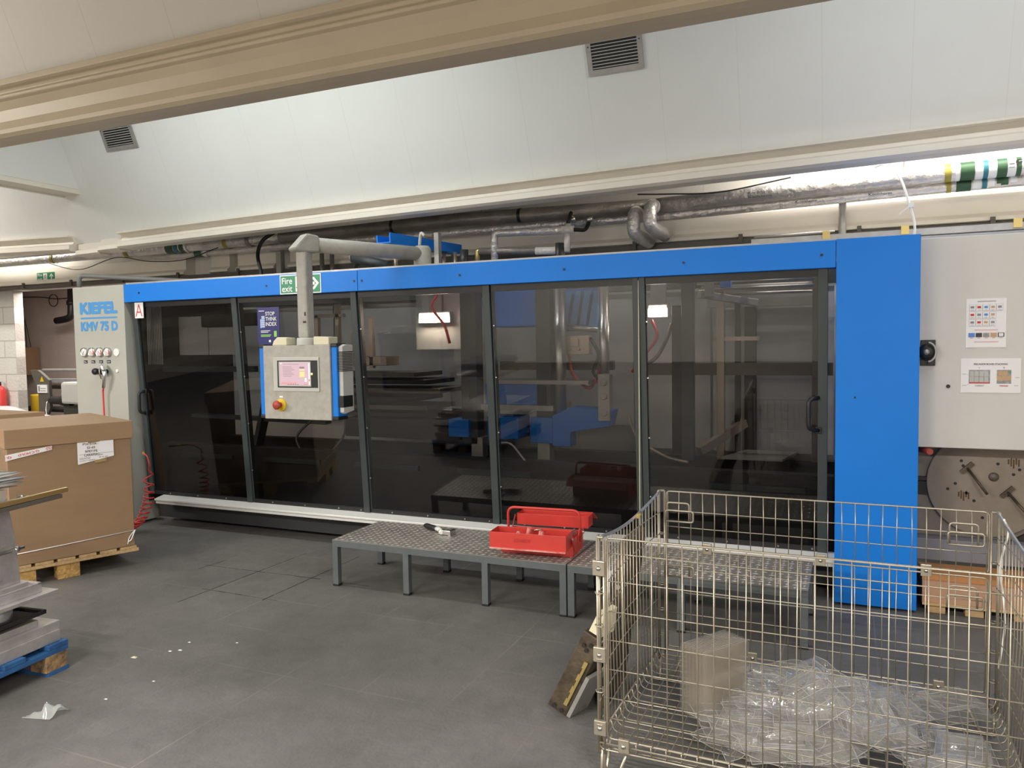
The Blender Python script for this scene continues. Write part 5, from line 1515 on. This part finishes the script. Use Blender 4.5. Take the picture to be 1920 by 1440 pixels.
# side panels: their top edge dips between the posts
for nm, x, bow in (('left_panel', .004, .02), ('right_panel', CW - .004, -.03)):
    mb = MB()
    nL = 19
    for i in range(nL + 1):
        y = .03 + (CD - .06) * i / nL
        o = bow * math.sin(math.pi * y / CD)
        top = ZT - (.05 * math.sin(math.pi * y / CD) ** 1 if nm == 'left_panel' else .06 * math.sin(math.pi * y / CD))
        mb.tube([(x - o * .4, y, .13), (x - o, y, .5), (x - o, y, top)], r1, 6)
    for z in LR:
        mb.tube([(x - bow * math.sin(math.pi * q / 8), CD * q / 8, z) for q in range(9)], r1, 6)
    mb.build(nm, M['wire'], CG, local=True)
    MB().tube([(x - bow * math.sin(math.pi * q / 16), CD * q / 16, ZT - (.05 if nm == 'left_panel' else .06) * math.sin(math.pi * q / 16)) for q in range(17)], .0062, 8).build('top_rail', M['alu'], CG, local=True)
    MB().tube([(x, 0, .17), (x, CD, .17)], r2, 8).build('bottom_rail', M['wire'], CG, local=True)
# floor grid with upturned wire ends
mb = MB()
for i in range(25):
    x = .03 + (CW - .06) * i / 24
    mb.tube(bent([(x, 0, .165), (x, .005, .125), (x, CD - .005, .125), (x, CD, .165)], .02, 3), r1, 6)
for i in range(16):
    y = .03 + (CD - .06) * i / 15
    mb.tube(bent([(0.0, y, .17), (.012, y, .118), (CW - .012, y, .118), (CW, y, .17)], .03, 3), r1 + .0004, 6)
mb.build('floor_grid', M['wire'], CG, local=True)
MB().tube(bent([(CW / 2, 0, .125), (0, 0, .125), (0, CD, .125), (CW, CD, .125), (CW, 0, .125), (CW / 2, 0, .125)], .03), r2, 8).tube([(0, 0, .148), (CW, 0, .148)], r2, 8).tube([(0, CD, .148), (CW, CD, .148)], r2, 8).build('base_frame', M['wire'], CG, local=True)
for cx, cy, sx, sy in ((0, 0, 1, 1), (CW, 0, -1, 1), (0, CD, 1, -1), (CW, CD, -1, -1)):
    p = MB().tube([(cx, cy, .11), (cx, cy, ZT)], .0046, 8).tube([(cx + sx * .024, cy, .11), (cx + sx * .024, cy, ZT)], .0042, 8).tube([(cx, cy + sy * .022, .11), (cx, cy + sy * .022, ZT)], .0042, 8)
    p.tube([(cx + sx * .024, cy, ZT), (cx, cy, ZT), (cx, cy + sy * .022, ZT)], .0055, 8)
    po = p.build('corner_post', M['wire'], CG, local=True)
    for z in (.22, .34, .46, .58, .70):
        MB().tube([(cx + .017 * math.cos(a) + sx * .008, cy + .017 * math.sin(a), z) for a in (0, 1.05, 2.1, 3.14, 4.2, 5.24)], .0025, 6, True).build('hinge_ring', M['wire'], po, local=True)
    f = MB().tube(bent([(cx + sx * .01, cy + sy * .01, .12), (cx + sx * .005, cy + sy * .01, .01), (cx + sx * .06, cy + sy * .01, .01), (cx + sx * .10, cy + sy * .02, .12)], .03), .0055, 8)
    f.tube(bent([(cx + sx * .01, cy + sy * .02, .12), (cx + sx * .01, cy + sy * .05, .008), (cx + sx * .01, cy + sy * .12, .12)], .03), .0055, 8)
    f.build('foot', M['wire'], CG, local=True)


def clip(x, y, z, w=.04, h=.05):
    c = MB().box(x - w / 2, y - .009, z - h / 2, x + w / 2, y + .006, z + h / 2).build('clip_plate', M['wire'], CG, local=True, bevel=.003)
    MB().lathe([(0, -.016), (.006, -.015), (.009, -.009)], (x, y, z), 'y', 12).build('bolt', M['steel'], c, local=True)


for z in (.79, .475, .205): clip(.008, -.003, z, .046, .055)
clip(.095, -.003, .155); clip(.42, CD, .172); clip(.12, CD, .175); clip(1.15, CD, .17); clip(.70, CD, .645); clip(1.10, CD, .645); clip(.22, CD, .645)
for x, z in ((.09, .80), (.09, .545), (CW - .12, .80), (CW - .12, .545)):
    mb = MB().tube(bent([(x - .05, CD - .012, z - .04), (x - .05, CD - .012, z + .05), (x + .05, CD - .012, z + .05), (x + .05, CD - .012, z - .04)], .015), .004, 8)
    mb.tube(bent([(x - .055, CD - .02, z - .035), (x - .055, CD - .02, z + .015), (x + .07, CD - .02, z + .015), (x + .07, CD - .02, z - .035), (x - .055, CD - .02, z - .035)], .012), .0042, 8)
    mb.build('latch_loop', M['wire'], CG, local=True)
MB().tube([(.0 - .0, .36 + CD * .2, ZT - .043), (.0, .41 + CD * .2, ZT - .038)], .0085, 10).build('tape_wrap', M['brass'], CG, local=True)
MB().tube(curve([(CW + .0, .80, ZT), (CW + .02, .84, .84), (CW + .0, .86, .70), (CW + .015, .84, .5), (CW, .86, .3)], 8), .004, 6).build('cable_tie', M['signwhite'], CG, local=True)

# ------------------------------------------------------------------ clear blister packs in the cage
CM = Matrix.Translation((-.82, 2.61, 0)) @ Matrix.Rotation(CR, 4, 'Z')
KZ = .131


def pack_ridged(w, h, n, dep):
    """open pack with n long channels side by side, steep walls and a flat rim"""
    us = [0, .07]
    zs = [0, 0]
    for k in range(n):
        a0, a1 = .07 + .86 * k / n, .07 + .86 * (k + 1) / n
        d = a1 - a0
        us += [a0 + .06 * d, a0 + .20 * d, a0 + .5 * d, a0 + .80 * d, a0 + .94 * d]
        zs += [0, dep, dep * 1.12, dep, 0]
    us += [.93, 1]; zs += [0, 0]
    vs_ = [0, .08, .13, .5, .87, .92, 1]
    mk = [0, 0, 1, 1, 1, 0, 0]
    mb = MB()
    pts = [(((u - .5) * w), ((v - .5) * h), z * m + .008 * math.sin(5 * u + 2 * v)) for v, m in zip(vs_, mk) for u, z in zip(us, zs)]
    nx = len(us)
    mb.mats = [M['blister'], M['rim']]
    mb.add(pts, [(j * nx + i, j * nx + i + 1, (j + 1) * nx + i + 1, (j + 1) * nx + i) for j in range(len(vs_) - 1) for i in range(nx - 1)])
    mb.cur = 1
    n2 = len(vs_)
    edge = [pts[i] for i in range(nx)] + [pts[j * nx + nx - 1] for j in range(1, n2)] + [pts[(n2 - 1) * nx + i] for i in range(nx - 2, -1, -1)] + [pts[j * nx] for j in range(n2 - 2, 0, -1)]
    mb.tube(edge, .0013, 5, True)
    for i, z in enumerate(zs):
        if 0 < i < nx - 1 and abs(z - dep) < 1e-6: mb.tube([pts[2 * nx + i], pts[4 * nx + i]], .0009, 4)
    return mb


def pack_creased(w, h, nx, ny, amp, seed):
    """crushed flat pack: a few large creased facets"""
    r = random.Random(seed)
    p = [[V(((i / (nx - 1) - .5) * w + r.uniform(-.01, .01), (j / (ny - 1) - .5) * h + r.uniform(-.01, .01), r.uniform(-amp, amp))) for i in range(nx)] for j in range(ny)]
    pts = [q for row in p for q in row]
    fs = []
    for j in range(ny - 1):
        for i in range(nx - 1):
            a, b, c, d = j * nx + i, j * nx + i + 1, (j + 1) * nx + i + 1, (j + 1) * nx + i
            fs += [(a, b, c), (a, c, d)] if (i + j) % 2 else [(a, b, d), (b, c, d)]
    mb = MB(); mb.mats = [M['blister'], M['rim']]
    mb.add(pts, fs); mb.cur = 1
    edge = [p[0][i] for i in range(nx)] + [p[j][nx - 1] for j in range(1, ny)] + [p[ny - 1][i] for i in range(nx - 2, -1, -1)] + [p[j][0] for j in range(ny - 2, 0, -1)]
    mb.tube(edge, .0012, 5, True)
    for j in range(1, ny - 1):
        if j % 2: mb.tube(p[j], .0008, 4)
    return mb


def pack_box(w, h, dep):
    """deep clamshell tray: rim, sloping walls, floor with a raised panel"""
    def ring(s, z): return [(-w / 2 * s[0], -h / 2 * s[1], z), (w / 2 * s[0], -h / 2 * s[1], z), (w / 2 * s[0], h / 2 * s[1], z), (-w / 2 * s[0], h / 2 * s[1], z)]
    rs = [ring((1, 1), .004), ring((.9, .87), 0), ring((.82, .78), dep), ring((.62, .55), dep), ring((.56, .48), dep * .6)]
    pts = [p for r in rs for p in r]
    fs = [(4 * k + i, 4 * k + (i + 1) % 4, 4 * k + 4 + (i + 1) % 4, 4 * k + 4 + i) for k in range(4) for i in range(4)] + [(16, 17, 18, 19)]
    mb = MB(); mb.mats = [M['blister'], M['rim']]
    mb.add(pts, fs); mb.cur = 1
    for r in (rs[0], rs[2], rs[3]): mb.tube(r, .0012, 5, True)
    return mb


protos = [m.build('blister_pack', None, loc=(0, 0, 0)) for m in
          (pack_ridged(.27, .21, 3, .034), pack_creased(.29, .22, 7, 5, .014, 4), pack_box(.24, .18, .045), pack_ridged(.24, .17, 5, .022),
           pack_creased(.25, .20, 9, 6, .012, 9), pack_ridged(.30, .20, 2, .04))]
used = set()
rnd = random.Random(21)
spots = []
for i in range(64):
    # heap: high at the back middle-left, thinning to the right and the front
    while True:
        x = rnd.uniform(.38, 1.28); y = rnd.uniform(.10, .84)
        dens = max(0, 1 - ((x - .68) / .36) ** 2 - ((y - .42) / .42) ** 2)
        if rnd.random() < dens + .17: break
    spots.append((x, y, dens))
spots.sort(key=lambda s: s[2])
for i, (x, y, dens) in enumerate(spots):
    k = i % 6
    p = protos[k]
    if k in used:
        o = p.copy(); COL.objects.link(o)
    else:
        o = p; used.add(k)
    top = KZ + .02 + .155 * dens * rnd.uniform(.05, 1.0)
    tilt = .12 + .42 * dens
    rot = Matrix.Rotation(rnd.uniform(0, 6.28), 4, 'Z') @ Matrix.Rotation(rnd.uniform(-tilt, tilt), 4, 'X') @ Matrix.Rotation(rnd.uniform(-tilt, tilt) * .6, 4, 'Y')
    zmin = min((rot @ v.co).z for v in o.data.vertices)
    xs = [(rot @ v.co).x for v in o.data.vertices]; ys = [(rot @ v.co).y for v in o.data.vertices]
    x = min(max(x, .02 - min(xs)), CW - .02 - max(xs)); y = min(max(y, .02 - min(ys)), CD - .02 - max(ys))
    o.matrix_world = CM @ Matrix.Translation((x, y, max(top, KZ - zmin))) @ rot
    tag(o, 'loose clear plastic blister pack in the heap on the cage floor', 'blister pack', 'loose blister packs in the wire cage')

# upright bundle of nested packs at the left of the heap
bu = V((.55, .83, 0)).normalized()      # sheets run along this
bn = V((bu.y, -bu.x, 0))
b0 = V((-.60, 2.98, KZ))
NS = 30


def sheet_mesh():
    L, H = .245, .275
    def f(u, v):
        bulge = .018 * max(0, math.sin(math.pi * u)) ** .5 * max(0, math.sin(math.pi * min(1, v / .62)) if v < .62 else 0) ** .5
        q = bu * (L * (u - .0)) + bn * bulge + ZD * (H * v)
        return q
    mb = MB().grid(12, 12, f, False)
    a, b = ZD * H, bu * L + ZD * H
    mb.mats = [M['nested'], M['nested_edge']]; mb.cur = 1
    mb.add([a, b, b + bn * .0042 + ZD * .0012, a + bn * .0042 + ZD * .0012], [(0, 1, 2, 3)])
    mb.cur = 0
    mb.add([V((0, 0, 0)), V((0, 0, H)), bn * .004 + ZD * H, bn * .004], [(0, 1, 2, 3)])
    return mb


M['nested'] = clear('nested_plastic', (.94, .93, .915), 1.3, .12, haze=.085, hazecol=(1.0, .97, .90))
M['nested_edge'] = clear('nested_plastic_edge', (.94, .94, .94), 1.5, .15, haze=.5, hazecol=(.93, .95, .97))
sheet = sheet_mesh().build('nested_pack', None, loc=(0, 0, 0))
for i in range(NS):
    o = sheet if i == 0 else sheet.copy()
    if i: COL.objects.link(o)
    o.location = b0 + bn * (.0045 * i) + ZD * (.0016 * (i * 7 % 5)) + bu * (.001 * (i * 3 % 4))
    tag(o, 'clear blister pack nested upright in the bundle at the left of the cage', 'blister pack', 'nested blister packs standing in the wire cage')

# ------------------------------------------------------------------ steel tools leaning on the cage
LT = thing('steel_mould', 'greasy steel mould bar leaning against the left side of the wire cage', 'mould', (-1.12, 3.0, 0))
# a slab: foot edge on the floor, leaning towards the cage (+x) ; its narrow end face looks at the viewer
fx0, fx1, y0 = -1.175, -1.075, 3.02
lean = V((.168, .0, .344)).normalized()
thk = V((lean.z, 0, -lean.x)) * .092
Lh = .385
a0 = V((-1.178, y0, .052))


def slab(org, l, t, dy, w0=0.0):
    p = [org, org + t, org + t + V((dy[0], dy[1], 0)), org + V((dy[0], dy[1], 0))]
    return p, [q + l for q in p]


lowest = min((a0 + thk).z, a0.z)
a0.z += .0015 - lowest
b, t_ = slab(a0, lean * Lh, thk, (.06, .34))
MB().hexa(b, t_).build('slab', M['rust'], LT, bevel=.004)
nf = V((0, -1, 0))


def EP(l, w): return a0 + lean * (Lh * l) + thk * w + V((-.001, -.004, 0))


mb = MB()
for k in range(7):
    l0 = .13 + k * .082
    mb.hexa([EP(l0, .66 + .06 * (k % 2)), EP(l0 + .085, .66 + .06 * (k % 2)), EP(l0 + .085, .66 + .06 * (k % 2)) + V((0, -.006, 0)), EP(l0, .66 + .06 * (k % 2)) + V((0, -.006, 0))],
            [EP(l0, .84), EP(l0 + .085, .84), EP(l0 + .085, .84) + V((0, -.006, 0)), EP(l0, .84) + V((0, -.006, 0))])
mb.build('brass_strip', M['brass'], LT)
mb = MB()
for l, w in ((.05, .3), (.045, .7), (.86, .3), (.90, .6), (.82, .5)): mb.cyl(EP(l, w), EP(l, w) + V((0, -.004, 0)), .009, 10)
mb.build('bolt_head', M['darkmetal'], LT)
mb = MB().hexa([EP(.02, 1.02), EP(.55, 1.02), EP(.55, 1.2), EP(.02, 1.2)], [p + V((.04, .12, 0)) for p in (EP(.02, 1.02), EP(.55, 1.02), EP(.55, 1.2), EP(.02, 1.2))])
zmin = min(p.z for p in mb.v)
for p in mb.v: p.z += max(0, .001 - zmin)
o = mb.build('steel_plate', M['galv']); tag(o, 'thin grey steel plate lying behind the leaning mould bar', 'steel plate')
pt = a0 + lean * (Lh + .012) + thk * .2
mb = MB().hexa([pt, pt + thk * .6, pt + thk * .6 + V((.03, .10, .0)), pt + V((.03, .10, 0))], [q + lean * .10 for q in (pt, pt + thk * .25, pt + thk * .25 + V((.03, .10, .0)), pt + V((.03, .10, 0)))])
tag(mb.build('cream_pad', M['cream']), 'cream plastic pad on top of the leaning mould bar', 'pad')
# tall dark frame leaning behind it
u2 = V((.11, 0, .75)).normalized()
c0 = V((-1.0, 3.16, .02)); t2 = V((u2.z, 0, -u2.x)) * .04
c0.z += .001 - min(c0.z, (c0 + t2).z)
b, t_ = slab(c0, u2 * .75, t2, (.01, .28))
FR = thing('dark_frame', 'tall dark steel frame leaning against the cage behind the mould bar', 'steel frame', (-1.0, 3.2, 0))
MB().hexa(b, t_).build('plate', M['rust'], FR, bevel=.004)
mb = MB()
for l in (.12, .45, .78): mb.cyl(c0 + u2 * l * .7 + t2 * .5 + V((0, -.005, 0)), c0 + u2 * l * .7 + t2 * .5, .012, 10)
mb.build('stud', M['steel'], FR)
mb = MB().bar(c0 + u2 * .50 + V((-.02, -.01, 0)), c0 + u2 * .62 + V((-.02, -.01, 0)), .03, .02)
mb.build('latch', M['alu'], FR)
bpy.context.view_layer.update()
